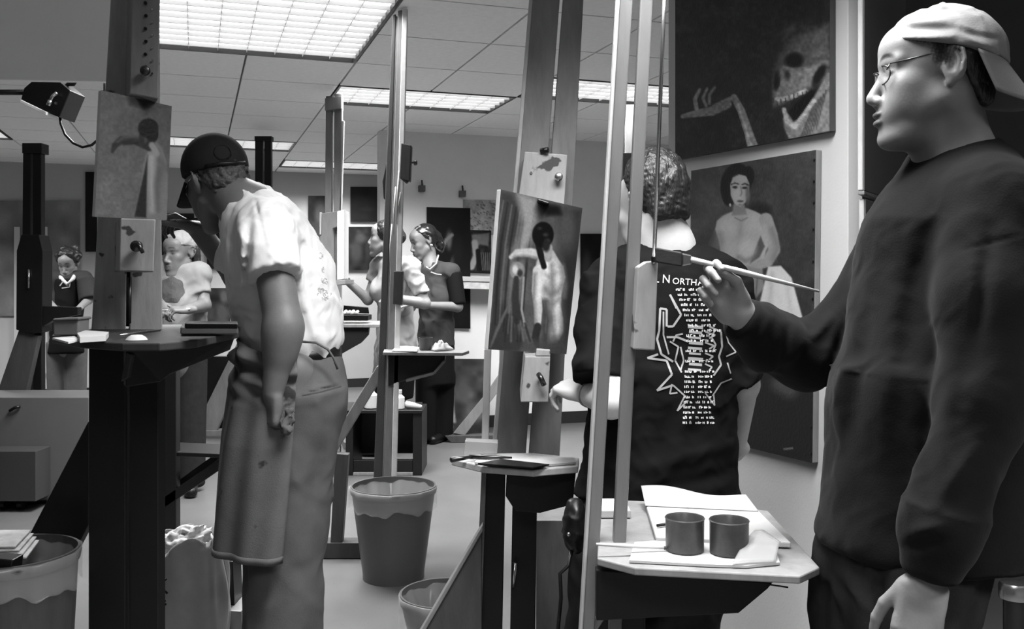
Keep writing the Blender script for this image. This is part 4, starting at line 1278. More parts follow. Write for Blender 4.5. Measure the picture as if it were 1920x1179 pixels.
def mesh_arrays(f, h, B=8, clip=None):
    lo, hi = f.bounds()
    if clip is not None:
        lo = np.maximum(lo, clip[0]); hi = np.minimum(hi, clip[1])
    nb = np.ceil((hi - lo) / (h * B)).astype(int) + 1
    n = nb * B
    gi = np.stack(np.meshgrid(*[np.arange(q) for q in nb], indexing='ij'), -1).reshape(-1, 3)
    cen = (lo + (gi + 0.5 - 0.5 / B) * B * h).astype(np.float32)
    d0 = f(cen[:, None, :])[:, 0]
    act = np.abs(d0) < B * h * 0.87 * 1.6 + 0.03
    vol = np.where(d0 < 0, -1.0, 1.0).astype(np.float32)
    vol = np.repeat(np.repeat(np.repeat(vol.reshape(nb), B, 0), B, 1), B, 2)
    off = np.stack(np.meshgrid(*[np.arange(B)] * 3, indexing='ij'), -1).reshape(-1, 3)
    ai = gi[act]
    for c0 in range(0, len(ai), 1500):
        g_ = ai[c0:c0 + 1500]
        idx = g_[:, None, :] * B + off[None]
        pts = (lo + idx * h).astype(np.float32)
        v = f(pts)
        vol[idx[..., 0], idx[..., 1], idx[..., 2]] = v
    ins = vol < 0
    c8 = np.zeros(np.array(vol.shape) - 1, dtype=np.uint8)
    for dx in (0, 1):
        for dy in (0, 1):
            for dz in (0, 1):
                c8 += ins[dx:ins.shape[0] - 1 + dx, dy:ins.shape[1] - 1 + dy, dz:ins.shape[2] - 1 + dz]
    cell = np.argwhere((c8 > 0) & (c8 < 8))
    cid = np.full(c8.shape, -1, dtype=np.int32)
    cid[cell[:, 0], cell[:, 1], cell[:, 2]] = np.arange(len(cell))
    corners = [(dx, dy, dz) for dx in (0, 1) for dy in (0, 1) for dz in (0, 1)]
    val = np.stack([vol[cell[:, 0] + a, cell[:, 1] + b, cell[:, 2] + c] for a, b, c in corners], 1)
    s = np.zeros((len(cell), 3)); cnt = np.zeros(len(cell))
    for i, a in enumerate(corners):
        for j, b in enumerate(corners):
            if j > i and sum(abs(x - y) for x, y in zip(a, b)) == 1:
                va, vb = val[:, i], val[:, j]
                m = (va < 0) != (vb < 0)
                t = np.where(m, va / np.where(m, va - vb, 1), 0)
                t = np.clip(t, 0, 1)
                p = np.array(a) + (np.array(b) - np.array(a)) * t[:, None]
                s += p * m[:, None]; cnt += m
    verts = lo + (cell + s / np.maximum(cnt, 1)[:, None]) * h
    quads = []
    for ax in range(3):
        sl0 = [slice(None)] * 3; sl1 = [slice(None)] * 3
        sl0[ax] = slice(0, -1); sl1[ax] = slice(1, None)
        a, b = ins[tuple(sl0)], ins[tuple(sl1)]
        e = np.argwhere(a != b)
        u, v = (ax + 1) % 3, (ax + 2) % 3
        ok = (e[:, u] > 0) & (e[:, v] > 0) & (e[:, u] < c8.shape[u]) & (e[:, v] < c8.shape[v])
        e = e[ok]
        flip = a[tuple(e.T)]
        q = []
        for du, dv in ((-1, -1), (0, -1), (0, 0), (-1, 0)):
            w = e.copy(); w[:, u] += du; w[:, v] += dv
            q.append(cid[tuple(w.T)])
        q = np.stack(q, 1)
        q[~flip] = q[~flip][:, ::-1]
        quads.append(q)
    quads = np.concatenate(quads)
    quads = quads[(quads >= 0).all(1)]
    return verts, quads

def np_mesh(name, verts, quads, m, parent=None):
    me = bpy.data.meshes.new(name)
    nv, nq = len(verts), len(quads)
    me.vertices.add(nv)
    me.vertices.foreach_set('co', verts.astype(np.float32).ravel())
    me.loops.add(nq * 4)
    me.loops.foreach_set('vertex_index', quads.astype(np.int32).ravel())
    me.polygons.add(nq)
    me.polygons.foreach_set('loop_start', np.arange(0, nq * 4, 4, dtype=np.int32))
    me.polygons.foreach_set('use_smooth', np.ones(nq, dtype=bool))
    me.update(calc_edges=True)
    me.validate()
    me.materials.append(MATS[m] if isinstance(m, str) else m)
    o = bpy.data.objects.new(name, me)
    return link(o, parent)

def sdf_obj(name, f, h, m, parent=None, tone=None, clip=None, base=None):
    v, q = mesh_arrays(f, h, clip=clip)
    o = np_mesh(name, v, q, m, parent)
    if base is not None:
        t = np.full(len(v), float(base))
        if tone is not None:
            t = tone(v, t)
        set_paint(o.data, t, 'tone')
    return o

def wrinkle(amp, wl, seed, stretch=(1, 1, 1), n=6):
    """displacement: creased folds of wavelength wl metres; stretch weights the wave directions"""
    r = np.random.default_rng(seed)
    W = []
    for i in range(n):
        d = r.normal(size=3) * np.array(stretch)
        d /= np.linalg.norm(d)
        W.append((d * 6.283 / wl * (0.6 + 0.8 * r.random()), r.random() * 6.28, r.normal(size=3) * 2.2 / wl, r.random() * 6.28))
    def f(p):
        q = p + 0.18 * wl * np.sin(p[:, [1, 2, 0]] * (4.2 / wl) + seed)
        w = np.zeros(len(p), dtype=np.float32)
        for d, ph, md, mp in W:
            m = np.clip(np.sin(q @ md.astype(np.float32) + mp), 0, 1)
            w += m * m * (1 - 2.2 * np.abs(np.sin((q @ d.astype(np.float32) + ph) * .5)) ** 1.0)
        return (-amp * w * .8).astype(np.float32)
    return f

def bumps(amp, wl, seed):
    r = np.random.default_rng(seed)
    D = [(lambda d: d / np.linalg.norm(d) * 6.283 / wl)(r.normal(size=3)) for _ in range(6)]
    ph = r.random(6) * 6.28
    def f(p):
        w = np.zeros(len(p), dtype=np.float32)
        for d, a in zip(D, ph):
            w += np.sin(p @ d.astype(np.float32) + a)
        return amp * w * .5
    return f

def fold(a, b, rad, amp):
    """one raised (amp > 0) or pressed (amp < 0) crease; it follows the cloth along the sight line of a-b"""
    a, b = Vector(a), Vector(b)
    ax, az = F * a.x / a.y, F * (a.z - CAMZ) / a.y
    bx, bz = F * b.x / b.y, F * (b.z - CAMZ) / b.y
    R = rad * F / a.y
    ex, ez = bx - ax, bz - az
    def f(p):
        X = F * p[:, 0] / p[:, 1]; Z = F * (p[:, 2] - CAMZ) / p[:, 1]
        t = np.clip(((X - ax) * ex + (Z - az) * ez) / (ex * ex + ez * ez), 0, 1)
        d = np.hypot(X - ax - t * ex, Z - az - t * ez) / R
        return (-amp * np.exp(-d * d) * np.sin(np.pi * np.clip(t, .03, .97)) ** .6).astype(np.float32)
    return f

class Frame:
    def __init__(s, o, f, u, scale=1.0, flip=False):
        s.o = Vector(o)
        s.f = Vector(f).normalized()
        u = Vector(u)
        s.u = (u - s.f * u.dot(s.f)).normalized()
        s.s = s.f.cross(s.u).normalized()     # the person's own right-hand side
        if flip:
            s.s = -s.s
        s.k = scale
    def __call__(s, f, r, u):
        return s.o + (s.f * f + s.s * r + s.u * u) * s.k
    def R(s):
        return np.array([[s.f[i], s.s[i], s.u[i]] for i in range(3)], dtype=np.float32)
    def local(s, v):
        q = (v - np.array(s.o)) / s.k
        return q @ s.R()

def head_skin(S, H, neck=None, ears=(1, -1), nose=1.0, jaw=1.0):
    """head in frame H (origin between the ear canals; f forward, r right, u up), metres"""
    k = H.k; R = H.R()
    S.ell(H(-.004, 0, .045), (.100 * k, .079 * k, .088 * k), R, .01)
    S.ell(H(.050, 0, -.012), (.058 * k, .060 * k, .090 * k), R, .03 * k)
    S.ell(H(.070, 0, .055), (.036 * k, .058 * k, .040 * k), R, .02 * k)
    for r in (1, -1):
        S.cap(H(.012, r * .050, -.055), H(.080, r * .016, -.112 * jaw), .022 * k, .020 * k, .025 * k)
        S.ell(H(.070, r * .043, -.022), (.024 * k, .020 * k, .022 * k), R, .02 * k)
        S.cap(H(.096, r * .006, .026), H(.080, r * .046, .026), .010 * k, .012 * k, .012 * k)
        S.ell(H(.112, r * .031, .006), (.020 * k, .016 * k, .011 * k), R, .010 * k, 's')
        S.ell(H(.083, r * .031, .004), (.0150 * k, .0145 * k, .0135 * k), R, .003 * k)
        S.ell(H(.113, r * .0125, -.047), (.011 * k, .0085 * k, .009 * k), R, .006 * k)
        S.ell(H(.078, r * .030, -.060), (.026 * k, .022 * k, .034 * k), R, .02 * k)
    S.ell(H(.094, 0, -.122 * jaw), (.022 * k, .024 * k, .019 * k), R, .018 * k)
    S.cap(H(.100, 0, .004), H(.1235, 0, -.038), .0085 * k, .0115 * k * nose, .008 * k)
    S.ell(H(.122, 0, -.043), (.012 * k, .0115 * k, .0095 * k), R, .005 * k)
    S.ell(H(.092, 0, -.078), (.026 * k, .034 * k, .030 * k), R, .014 * k)
    S.ell(H(.1135, 0, -.0725), (.0105 * k, .022 * k, .0062 * k), R, .004 * k)
    S.ell(H(.1125, 0, -.0890), (.0110 * k, .020 * k, .0072 * k), R, .004 * k)
    S.ell(H(.1255, 0, -.0805), (.012 * k, .026 * k, .0020 * k), R, .003 * k, 's')
    for r in ears:
        E = Frame(H(-.010, r * .074, .004), H.f - H.s * (r * .30), H.u - H.f * .15, k)
        RE = E.R()
        S.ell(E(0, r * .003, 0), (.022 * k, .010 * k, .034 * k), RE, .006 * k)
        S.ell(E(.003, r * .014, .004), (.0135 * k, .0095 * k, .022 * k), RE, .002 * k, 's')
        S.chain([E(.006, r * .006, -.002), E(.016, r * .008, .014), E(.010, r * .011, .029), E(-.004, r * .013, .034), E(-.016, r * .014, .024), E(-.019, r * .013, .006), E(-.014, r * .010, -.014), E(-.004, r * .006, -.027)], [.0025 * k, .0032 * k, .0036 * k, .0038 * k, .0040 * k, .0038 * k, .0034 * k, .0035 * k], .0015 * k)
        S.chain([E(-.004, r * .010, .020), E(-.009, r * .010, .004), E(-.004, r * .009, -.012)], [.0028 * k, .003 * k, .0028 * k], .002 * k)
        S.ell(E(.013, r * .006, -.004), (.004 * k, .004 * k, .006 * k), RE, .002 * k)
        S.ell(E(.006, 0, -.030), (.009 * k, .007 * k, .010 * k), RE, .004 * k)

def face_tone(H, brow=60, lip=.72, eye=40, stubble=0.0, hairline=None):
    """returns a tone function painting brows, lips, eyes in head frame H"""
    def fn(v, t):
        L = H.local(v)
        f, r, u = L[:, 0], np.abs(L[:, 1]), L[:, 2]
        near = (f > .06) & (f < .16) & (u > -.16) & (u < .09)
        arc = .030 + .008 * (1 - ((r - .03) / .024) ** 2)
        m = near * np.clip(1.4 - np.abs(u - arc) / .0045, 0, 1) * np.clip(1.5 - np.abs(r - .031) / .017, 0, 1)
        t = t * (1 - m) + brow * m
        m = near * np.clip(1.5 - np.sqrt(((u - .002) / .0042) ** 2 + ((r - .031) / .0125) ** 2), 0, 1)
        t = t * (1 - m) + eye * m
        m = near & (((u + .0725) / .0075) ** 2 + (r / .024) ** 2 < 1) & (f > .10)
        t = np.where(m, t * lip, t)
        m = near & (((u + .0890) / .009) ** 2 + (r / .022) ** 2 < 1) & (f > .10)
        t = np.where(m, t * lip, t)
        if stubble:
            m = np.clip((-.045 - u) / .03, 0, 1) * np.clip((f - .0) / .04, 0, 1) * (f < .16) * (u > -.18)
            t = t * (1 - stubble * m)
        if hairline:
            g0 = np.sin(f * 900 + u * 300) * .003 + np.sin(u * 1100 - f * 400) * .002
            m = np.clip(1.2 - np.abs((f - .010 + g0 - .1 * u) / .016), 0, 1) * np.clip((u - .004 + g0) / .008, 0, 1)
            m = np.maximum(m, np.clip((u - .036 - .35 * f + g0) / .006, 0, 1) * (f < .072 + g0))
            m *= (r > .03) * (u < .12) * (f > -.03)
            t = t * (1 - m) + hairline * m
        return t
    return fn

def hand_skin(S, H, curls, thumb=((.55, .75, -.25), (.5, .3, .25)), k=1.0, spread=.0, kk=.003):
    """H: origin at the wrist, f along the hand, r towards the thumb, u out of the back of the hand.
    curls: four triples of bend angles in degrees (index .. little)"""
    R = H.R(); q = H.k
    S.box(H(.046, 0, 0), (.046 * q, .038 * q, .0135 * q), R, .011 * q, .012)
    S.ell(H(.030, .024, -.008), (.030 * q, .018 * q, .016 * q), R, .010)
    S.ell(H(.034, -.024, -.006), (.032 * q, .014 * q, .014 * q), R, .010)
    S.cap(H(-.03, 0, 0), H(.02, 0, 0), .026 * q, .025 * q, .015, flat=(H.u, .75))
    L = [(.043, .026, .021), (.047, .030, .022), (.044, .028, .021), (.034, .021, .019)]
    y0 = (.030, .010, -.011, -.030)
    for i in range(4):
        p = (.088 - (.006 if i in (0, 2) else .014 if i == 3 else 0), y0[i], .002)
        a = 0.0
        rad = (.0092, .0095, .0090, .0080)[i]
        sp = math.radians(spread * (1.5 - i))
        pts = [H(*p)]
        x, z = p[0], p[2]; y = p[1]
        for j in range(3):
            a += math.radians(curls[i][j])
            x += L[i][j] * math.cos(a); z -= L[i][j] * math.sin(a); y += L[i][j] * math.sin(sp) * math.cos(a)
            pts.append(H(x, y, z))
        S.cap(H(p[0] - .012, p[1], p[2] - .002), pts[0], rad * 1.02 * q, rad * 1.08 * q, .006)
        S.cap(pts[0], pts[1], rad * 1.05 * q, rad * .93 * q, kk)
        S.cap(pts[1], pts[2], rad * .95 * q, rad * .84 * q, kk)
        S.cap(pts[2], pts[3], rad * .84 * q, rad * .72 * q, kk)
    t0 = Vector((.022, .030, -.008)); d1 = Vector(thumb[0]).normalized(); d2 = Vector(thumb[1]).normalized()
    p1 = t0 + d1 * .042; p2 = p1 + (d1 * .4 + d2 * .6).normalized() * .032; p3 = p2 + d2 * .024
    S.cap(H(*t0), H(*p1), .0135 * q, .0108 * q, .008)
    S.cap(H(*p1), H(*p2), .0108 * q, .0098 * q, kk)
    S.cap(H(*p2), H(*p3), .0098 * q, .0078 * q, kk)

# ================================================================== people
mat('sweat_dark', 13, rough=.9, var=.12, scale=20, bump=.10, bscale=260, sheen=.03, spec=.1)
mat('denim_dark', 34, rough=.9, var=.2, scale=30, bump=.1, bscale=300, spec=.1)
mat('tee_black', 14, rough=.85, var=.15, scale=15, bump=.06, bscale=240, spec=.12)
mat('tee_white', 202, rough=.85, var=.03, scale=12, bump=.06, bscale=240, spec=.1)
mat('khaki', 82, rough=.9, var=.10, scale=14, bump=.10, bscale=260, spec=.1)
mat('khaki_apron', 90, rough=.9, var=.14, scale=10, bump=.12, bscale=240, spec=.1, spots=(50, 12, .68))
mat('cap_pale', 124, rough=.85, var=.05, scale=14, bump=.08, bscale=220, spec=.1)
mat('cap_dark', 34, rough=.85, var=.15, scale=14, bump=.08, bscale=220, spec=.1)
mat('shirt_light', 142, rough=.85, var=.06, scale=12, spec=.1)
mat('apron_light', 132, rough=.85, var=.08, scale=12, spec=.1)
mat('vest_dark', 58, rough=.85, var=.1, scale=12, spec=.1)
mat('cloth_black', 12, rough=.85, spec=.12)
mat('cloth_grey', 84, rough=.85, var=.12, scale=12, spec=.1)
mat('leather_black', 12, rough=.4)
mat('ink_white', 215, rough=.7)
mat('ink_grey', 150, rough=.7)
mat('ink_dark', 56, rough=.8)
film('lens_glass', 210, .10, .05)

def shoe(name, heel, toe, parent, m='leather_black', r=.045):
    S = Sdf()
    heel, toe = Vector(heel), Vector(toe)
    heel.z = toe.z = 0
    S.cap(heel + Vector((0, 0, r * .95)), toe + Vector((0, 0, r * .75)), r, r * .85, .02)
    S.cap(heel + Vector((0, 0, r)), heel + Vector((0, 0, r * 2)), r * .95, r * .85, .02)
    S.plane((0, 0, .001), (0, 0, -1))
    return sdf_obj(name, S, .008, m, parent)

def brim(name, H, sign, m, parent, a0=62, rf=.108, rs=.092, u0=.03, L=.07, drop=.55, curve=.03, slope=0.0, c=(-.004, 0)):
    """cap peak leaving the band forwards (sign 1) or backwards (-1)"""
    def fn(u, v):
        ph = math.radians((u * 2 - 1) * a0)
        cf, cs = math.cos(ph), math.sin(ph)
        f = c[0] + sign * rf * cf
        s = rs * cs
        l = L * (cf ** .6) * v
        f2 = f + sign * l * math.cos(drop)
        uu = u0 + slope * sign * f - l * math.sin(drop) - curve * (cs * cs) * (.25 + .75 * v) * 1.0
        s2 = s * (1 + .04 * v)
        return H(f2, s2, uu)
    return sheet(name, fn, 26, 8, .004 * H.k, m, parent)

def cap_dome(name, H, m, parent, h, c=(-.006, 0, .052), r=(.110, .094, .096), u0=.03, slope=0.0, disp=None, clip=None):
    S = Sdf()
    S.ell(H(*c), (r[0] * H.k, r[1] * H.k, r[2] * H.k), H.R(), .01)
    n = -(H.u - H.f * slope)
    S.plane(H(0, 0, u0), n, .003)
    for d in (disp or []):
        S.disp.append(d)
    return sdf_obj(name, S, h, m, parent)

def ray_decal(name, tris_px, target, m, parent, off=.002):
    """flat print: pixel-space triangles laid onto the surface of target"""
    dg = bpy.context.evaluated_depsgraph_get()
    bvh = BVHTree.FromPolygons([v.co[:] for v in target.data.vertices], [tuple(p.vertices) for p in target.data.polygons])
    eye = Vector((0, 0, CAMZ))
    V, Fc = [], []
    for poly in tris_px:
        idx = []
        for (x, y) in poly:
            d = (P(x, y, 1.0) - eye).normalized()
            hit = bvh.ray_cast(eye, d)
            if hit[0] is None:
                idx = None
                break
            V.append(hit[0] - d * off); idx.append(len(V) - 1)
        if idx:
            Fc.append(tuple(idx))
    if not Fc:
        return None
    o = mobj(name, V, Fc, m, parent, True)
    if len(Fc) > 60:
        o['kind'] = 'stuff'
    return o

def strokes_px(lines, step=5.0):
    """thick polylines [(pts, width)] -> small quads in pixel space"""
    out = []
    for pts, w in lines:
        for (x0, y0), (x1, y1) in zip(pts[:-1], pts[1:]):
            L = math.hypot(x1 - x0, y1 - y0)
            if L < .1: continue
            nx, ny = -(y1 - y0) / L * w / 2, (x1 - x0) / L * w / 2
            n = max(1, int(L / step))
            for i in range(n):
                a, b = i / n, (i + 1.04) / n
                xa, ya, xb, yb = x0 + (x1 - x0) * a, y0 + (y1 - y0) * a, x0 + (x1 - x0) * b, y0 + (y1 - y0) * b
                out.append([(xa + nx, ya + ny), (xb + nx, yb + ny), (xb - nx, yb - ny), (xa - nx, ya - ny)])
    return out

def text_px(txt, x, y, size, rot=0.0, sx=1.0):
    """letters as triangles in pixel space (x, y = baseline left)"""
    cu = bpy.data.curves.new('lettering', 'FONT')
    cu.body = txt
    cu.resolution_u = 2
    ob = bpy.data.objects.new('lettering', cu)
    COL.objects.link(ob)
    dg = bpy.context.evaluated_depsgraph_get()
    me = ob.evaluated_get(dg).to_mesh()
    c, s = math.cos(math.radians(rot)), math.sin(math.radians(rot))
    co = [(v.co.x * size * sx, v.co.y * size) for v in me.vertices]
    out = [[(x + co[i][0] * c + co[i][1] * s, y + co[i][0] * s - co[i][1] * c) for i in p.vertices] for p in me.polygons]
    ob.evaluated_get(dg).to_mesh_clear()
    bpy.data.objects.remove(ob, do_unlink=True)
    bpy.data.curves.remove(cu)
    return out

# crumpled paper stuffed into the plastic bag
for i, (q, r3, m_) in enumerate((((-.055, .0, .365), (.062, .06, .055), 'paper'), ((.03, -.02, .355), (.065, .05, .04), 'paper'), ((.02, .05, .385), (.055, .05, .05), 'paper_used'), ((-.03, .05, .40), (.05, .04, .045), 'paper_used'))):
    S = Sdf()
    S.ell(bc0 + Vector(q), r3, None, .01)
    S.disp += [wrinkle(.010, .05, 200 + i), wrinkle(.004, .022, 210 + i)]
    sdf_obj('crumpled_paper', S, .004, m_, BG)

# ---------------------------------------------------------------- man in the dark sweatshirt, right foreground
def man_right():
    me = thing('person', P(1700, fy(1.85), 1.85), 'person in a dark sweatshirt, glasses and backward pale cap, holding up a brush', 'person')
    H = Frame(P(1758, 141, 1.84), (-1, .17, -.03), (0, 0, 1), 1.0)
    S = Sdf()
    head_skin(S, H)
    S.cap(H(-.022, 0, -.045), P(1798, 300, 1.87), .056, .064, .03)
    S.cap(H(.035, 0, -.10), P(1768, 300, 1.86), .038, .046, .03)
    S.ell(H(.055, 0, -.118), (.040, .036, .018), H.R(), .03)
    for r in (1, -1):
        S.ell(H(.048, r * .047, -.046), (.036, .016, .038), H.R(), .02)
    # trunk and limbs under the cloth
    S.chain([P(1800, 330, 1.87), P(1780, 480, 1.87), P(1750, 700, 1.87), P(1735, 960, 1.87)], [.075, .12, .13, .14], .05)
    S.chain([P(1830, 385, 1.72), P(1830, 740, 1.64), P(1748, 1050, 1.60)], [.05, .04, .028], .02)
    S.chain([P(1720, 420, 2.03), P(1520, 668, 2.06), P(1392, 588, 1.97)], [.05, .042, .030], .02)
    for (x0, d) in ((1725, 1.76), (1645, 1.94)):
        S.chain([P(x0, 980, d), P(x0 - 10, 1350, d), P(x0, fy(d) - 60, d)], [.08, .055, .04], .03)
    HR = Frame(P(1383, 590, 1.965), (-.62, 0, .78), (.12, 1, .05), 1.0, flip=True)
    hand_skin(S, HR, [(38, 52, 30), (48, 60, 35), (55, 70, 40), (60, 75, 45)], thumb=((.95, .25, -.35), (.75, -.6, -.15)))
    HL = Frame(P(1735, 1088, 1.60), (-.18, .0, -1), (-.2, -1, 0), 1.05)
    hand_skin(S, HL, [(25, 30, 20), (30, 35, 22), (34, 38, 24), (38, 40, 25)], thumb=((.8, .45, -.35), (.9, .0, -.3)))
    tn = face_tone(H, brow=34, lip=.74, eye=30, stubble=.12, hairline=30)
    body = sdf_obj('body', S, .0032, 'skin', me, tone=tn, base=120)
    # hair
    h = Sdf()
    h.ell(H(-.014, 0, .030), (.100, .0835, .096), H.R(), .01)
    h.ell(H(-.058, 0, -.045), (.042, .058, .062), H.R(), .03)
    h.plane(H(-.030, 0, -.005), H.f - H.u * .55, .006)
    h.plane(H(0, 0, -.095), -H.u - H.f * .3, .01)
    h.disp.append(wrinkle(0.0012, 0.012, 5))
    sdf_obj('hair', h, .004, 'hair_dark', me)
    # cap
    folds = [fold(H(.095, -.055, .065), H(-.02, -.092, .052), .006, .004), fold(H(.090, -.062, .082), H(-.02, -.092, .066), .006, -.004),
             fold(H(.085, -.06, .095), H(.0, -.085, .085), .007, .004), fold(H(.03, -.08, .115), H(-.02, -.086, .095), .005, -.004),
             fold(H(.05, -.075, .122), H(.015, -.083, .10), .004, -.004), fold(H(-.02, -.095, .05), H(-.09, -.06, .03), .006, .004),
             fold(H(-.02, -.095, .06), H(-.10, -.05, .05), .005, -.003), wrinkle(0.0012, 0.05, 3)]
    S = Sdf()
    S.ell(H(-.010, 0, .026), (.1215, .0965, .112), H.R(), .01)
    S.plane(H(.095, 0, .070), -(H.u - H.f * .30), .004)
    for d in folds: S.disp.append(d)
    cap = sdf_obj('cap', S, .0035, 'cap_pale', me)
    bt = Sdf(); bt.ell(H(-.013, 0, .138), (.008, .008, .005), H.R(), .002)
    sdf_obj('cap_button', bt, .002, 'cap_pale', cap)
    def peak(u, v):
        ph = math.radians((u * 2 - 1) * 72)
        cf, cs = math.cos(ph), math.sin(ph)
        f = -.013 - .112 * cf; s_ = .095 * cs
        u0 = .070 + .30 * (f - .095)
        l = .092 * (.30 + .70 * cf ** .7) * v
        return H(f - l * .60, s_ * (1 - .10 * v), u0 - l * .85 - .034 * cs * cs * v)
    sheet('cap_peak', peak, 30, 10, .004, 'cap_pale', cap)
    # glasses
    gl = tube('glasses', [H(.088 + .012, -.052, .018), H(.040, -.071, .026), H(-.005, -.077, .030)], .0013, 'steel_dark', me, seg=8)
    tube('temple', [H(.10, .052, .018), H(.040, .071, .026), H(-.005, .077, .030)], .0013, 'steel_dark', gl, seg=8)
    for r in (-1, 1):
        ring = []
        for i in range(29):
            a = 2 * math.pi * i / 28
            ring.append(H(.117 - .010 * abs(math.cos(a)) - .006, r * (.033 + .023 * math.cos(a)), .000 + .018 * math.sin(a)))
        tube('lens_rim', ring, .0013, 'steel_dark', gl, seg=8, caps=False)
        n = len(ring) - 1
        o = mobj('lens', [Vector(p) for p in ring[:-1]], [tuple(range(n))], 'lens_glass', gl)
        s = o.modifiers.new('t', 'SOLIDIFY'); s.thickness = .0012
    tube('nose_bridge', [H(.112, -.010, .006), H(.120, 0, .010), H(.112, .010, .006)], .0013, 'steel_dark', gl, seg=8)
    tube('hinge_bar', [H(.107, -.054, .006), H(.101, -.054, .017)], .0013, 'steel_dark', gl, seg=8)
    # sweatshirt
    S = Sdf()
    S.cap(P(1804, 332, 1.88), P(1778, 450, 1.87), .078, .150, .06, flat=((0, 1, 0), 1.15))
    S.cap(P(1778, 450, 1.87), P(1748, 720, 1.86), .158, .190, .06, flat=((0, 1, 0), 1.05))
    S.frus(P(1748, 700, 1.86), P(1738, 1030, 1.86), .190, .212, .03, .06)
    S.ell(P(1735, 1000, 1.86), (.205, .205, .055), None, .03)
    S.cap(P(1865, 372, 1.74), P(1815, 340, 1.86), .085, .085, .06)
    S.cap(P(1720, 395, 2.02), P(1780, 345, 1.92), .080, .085, .06)
    S.chain([P(1858, 385, 1.72), P(1850, 560, 1.66), P(1836, 745, 1.63)], [.088, .084, .080], .035)
    S.cap(P(1836, 745, 1.63), P(1765, 985, 1.60), .080, .068, .03)
    S.frus(P(1772, 960, 1.60), P(1742, 1085, 1.60), .068, .050, .02, .03)
    S.chain([P(1690, 455, 2.02), P(1600, 620, 2.06), P(1510, 668, 2.06)], [.085, .080, .070], .04)
    S.cap(P(1510, 668, 2.06), P(1440, 640, 2.02), .072, .066, .03)
    S.frus(P(1450, 645, 2.025), P(1384, 592, 1.972), .066, .050, .015, .03)
    S.ell(P(1432, 590, 2.0), (.022, .03, .024), None, .02)
    S.ell(P(1548, 608, 2.05), (.04, .03, .016), None, .02)
    # neck opening
    S.cap(P(1795, 225, 1.86), P(1797, 302, 1.868), .062, .068, .012, 's')
    S.disp += [wrinkle(0.003, 0.17, 11, (1, 1, .25)), wrinkle(0.0007, 0.06, 12, (1, 1, .6)),
               fold(P(1858, 430, 1.66), P(1800, 780, 1.66), .016, -.014), fold(P(1830, 500, 1.62), P(1812, 760, 1.60), .012, .008),
               fold(P(1740, 450, 1.70), P(1660, 800, 1.68), .03, -.010), fold(P(1690, 520, 1.72), P(1640, 900, 1.66), .025, .010),
               fold(P(1640, 560, 1.75), P(1580, 880, 1.72), .022, -.010),
               fold(P(1760, 620, 1.66), P(1735, 960, 1.65), .022, -.012), fold(P(1590, 590, 1.98), P(1545, 735, 2.0), .012, -.012),
               fold(P(1565, 585, 1.98), P(1520, 640, 1.98), .012, .010), fold(P(1480, 600, 1.98), P(1462, 700, 1.98), .011, -.009),
               fold(P(1445, 585, 1.96), P(1425, 650, 1.95), .010, .008), fold(P(1770, 985, 1.55), P(1705, 1000, 1.55), .012, .010),
               fold(P(1772, 1012, 1.55), P(1702, 1025, 1.55), .010, -.010), fold(P(1800, 470, 1.64), P(1915, 440, 1.64), .003, -.003),
               fold(P(1760, 400, 1.75), P(1700, 560, 1.72), .02, -.008), fold(P(1840, 820, 1.56), P(1745, 960, 1.55), .015, .010)]
    sdf_obj('sweatshirt', S, .0048, 'sweat_dark', me)
    rb = Sdf()
    ring = []
    for i in range(17):
        a = 2 * math.pi * i / 16
        ring.append(P(1797, 303, 1.868) + Vector((math.cos(a) * .070, math.sin(a) * .070, -.020 * -math.cos(a) * 1.0 + .002)))
    tube('collar', ring, .0075, 'sweat_dark', me, seg=10, caps=False)
    # jeans
    S = Sdf()
    S.cap(P(1730, 985, 1.86), P(1700, 1060, 1.86), .150, .150, .05)
    S.chain([P(1725, 1060, 1.77), P(1700, 1360, 1.77)], [.115, .095], .05)
    S.frus(P(1700, 1360, 1.77), P(1715, fy(1.77) - 50, 1.77), .095, .085, .01, .03)
    S.chain([P(1625, 1040, 1.94), P(1610, 1340, 1.94)], [.115, .095], .05)
    S.frus(P(1610, 1340, 1.94), P(1620, fy(1.94) - 50, 1.94), .095, .085, .01, .03)
    S.disp += [wrinkle(0.004, 0.13, 14, (1, 1, .6)), fold(P(1648, 1040, 1.78), P(1660, 1300, 1.8), .012, -.02), fold(P(1560, 1030, 1.80), P(1545, 1200, 1.8), .010, -.010)]
    sdf_obj('jeans', S, .0085, 'denim_dark', me)
    shoe('shoe', P(1725, fy(1.77), 1.77), P(1590, fy(1.77), 1.77), me)
    shoe('shoe', P(1630, fy(1.94), 1.94), P(1500, fy(1.94), 1.94), me)
    # the brush in the raised hand: its own thing
    b = thing('paint_brush', P(1340, 500, 1.93), 'wide flat paint brush held up by the person in the dark sweatshirt', 'brush')
    tube('handle', [P(1295, 486, 1.925), P(1340, 497, 1.925), P(1380, 507, 1.925), P(1535, 546, 1.95)], [.006, .0055, .0065, .0025], 'paper', b)
    mat('bristle', 48, rough=.8, var=.4, scale=60, stretch=(1, 1, 8))
    board('ferrule', [(1279, 474), (1297, 478), (1297, 496), (1279, 499)], 1.92, .008, 'steel', b)
    board('bristles', [(1228, 463), (1279, 473), (1279, 500), (1230, 492)], 1.921, .006, 'bristle', b)
man_right()

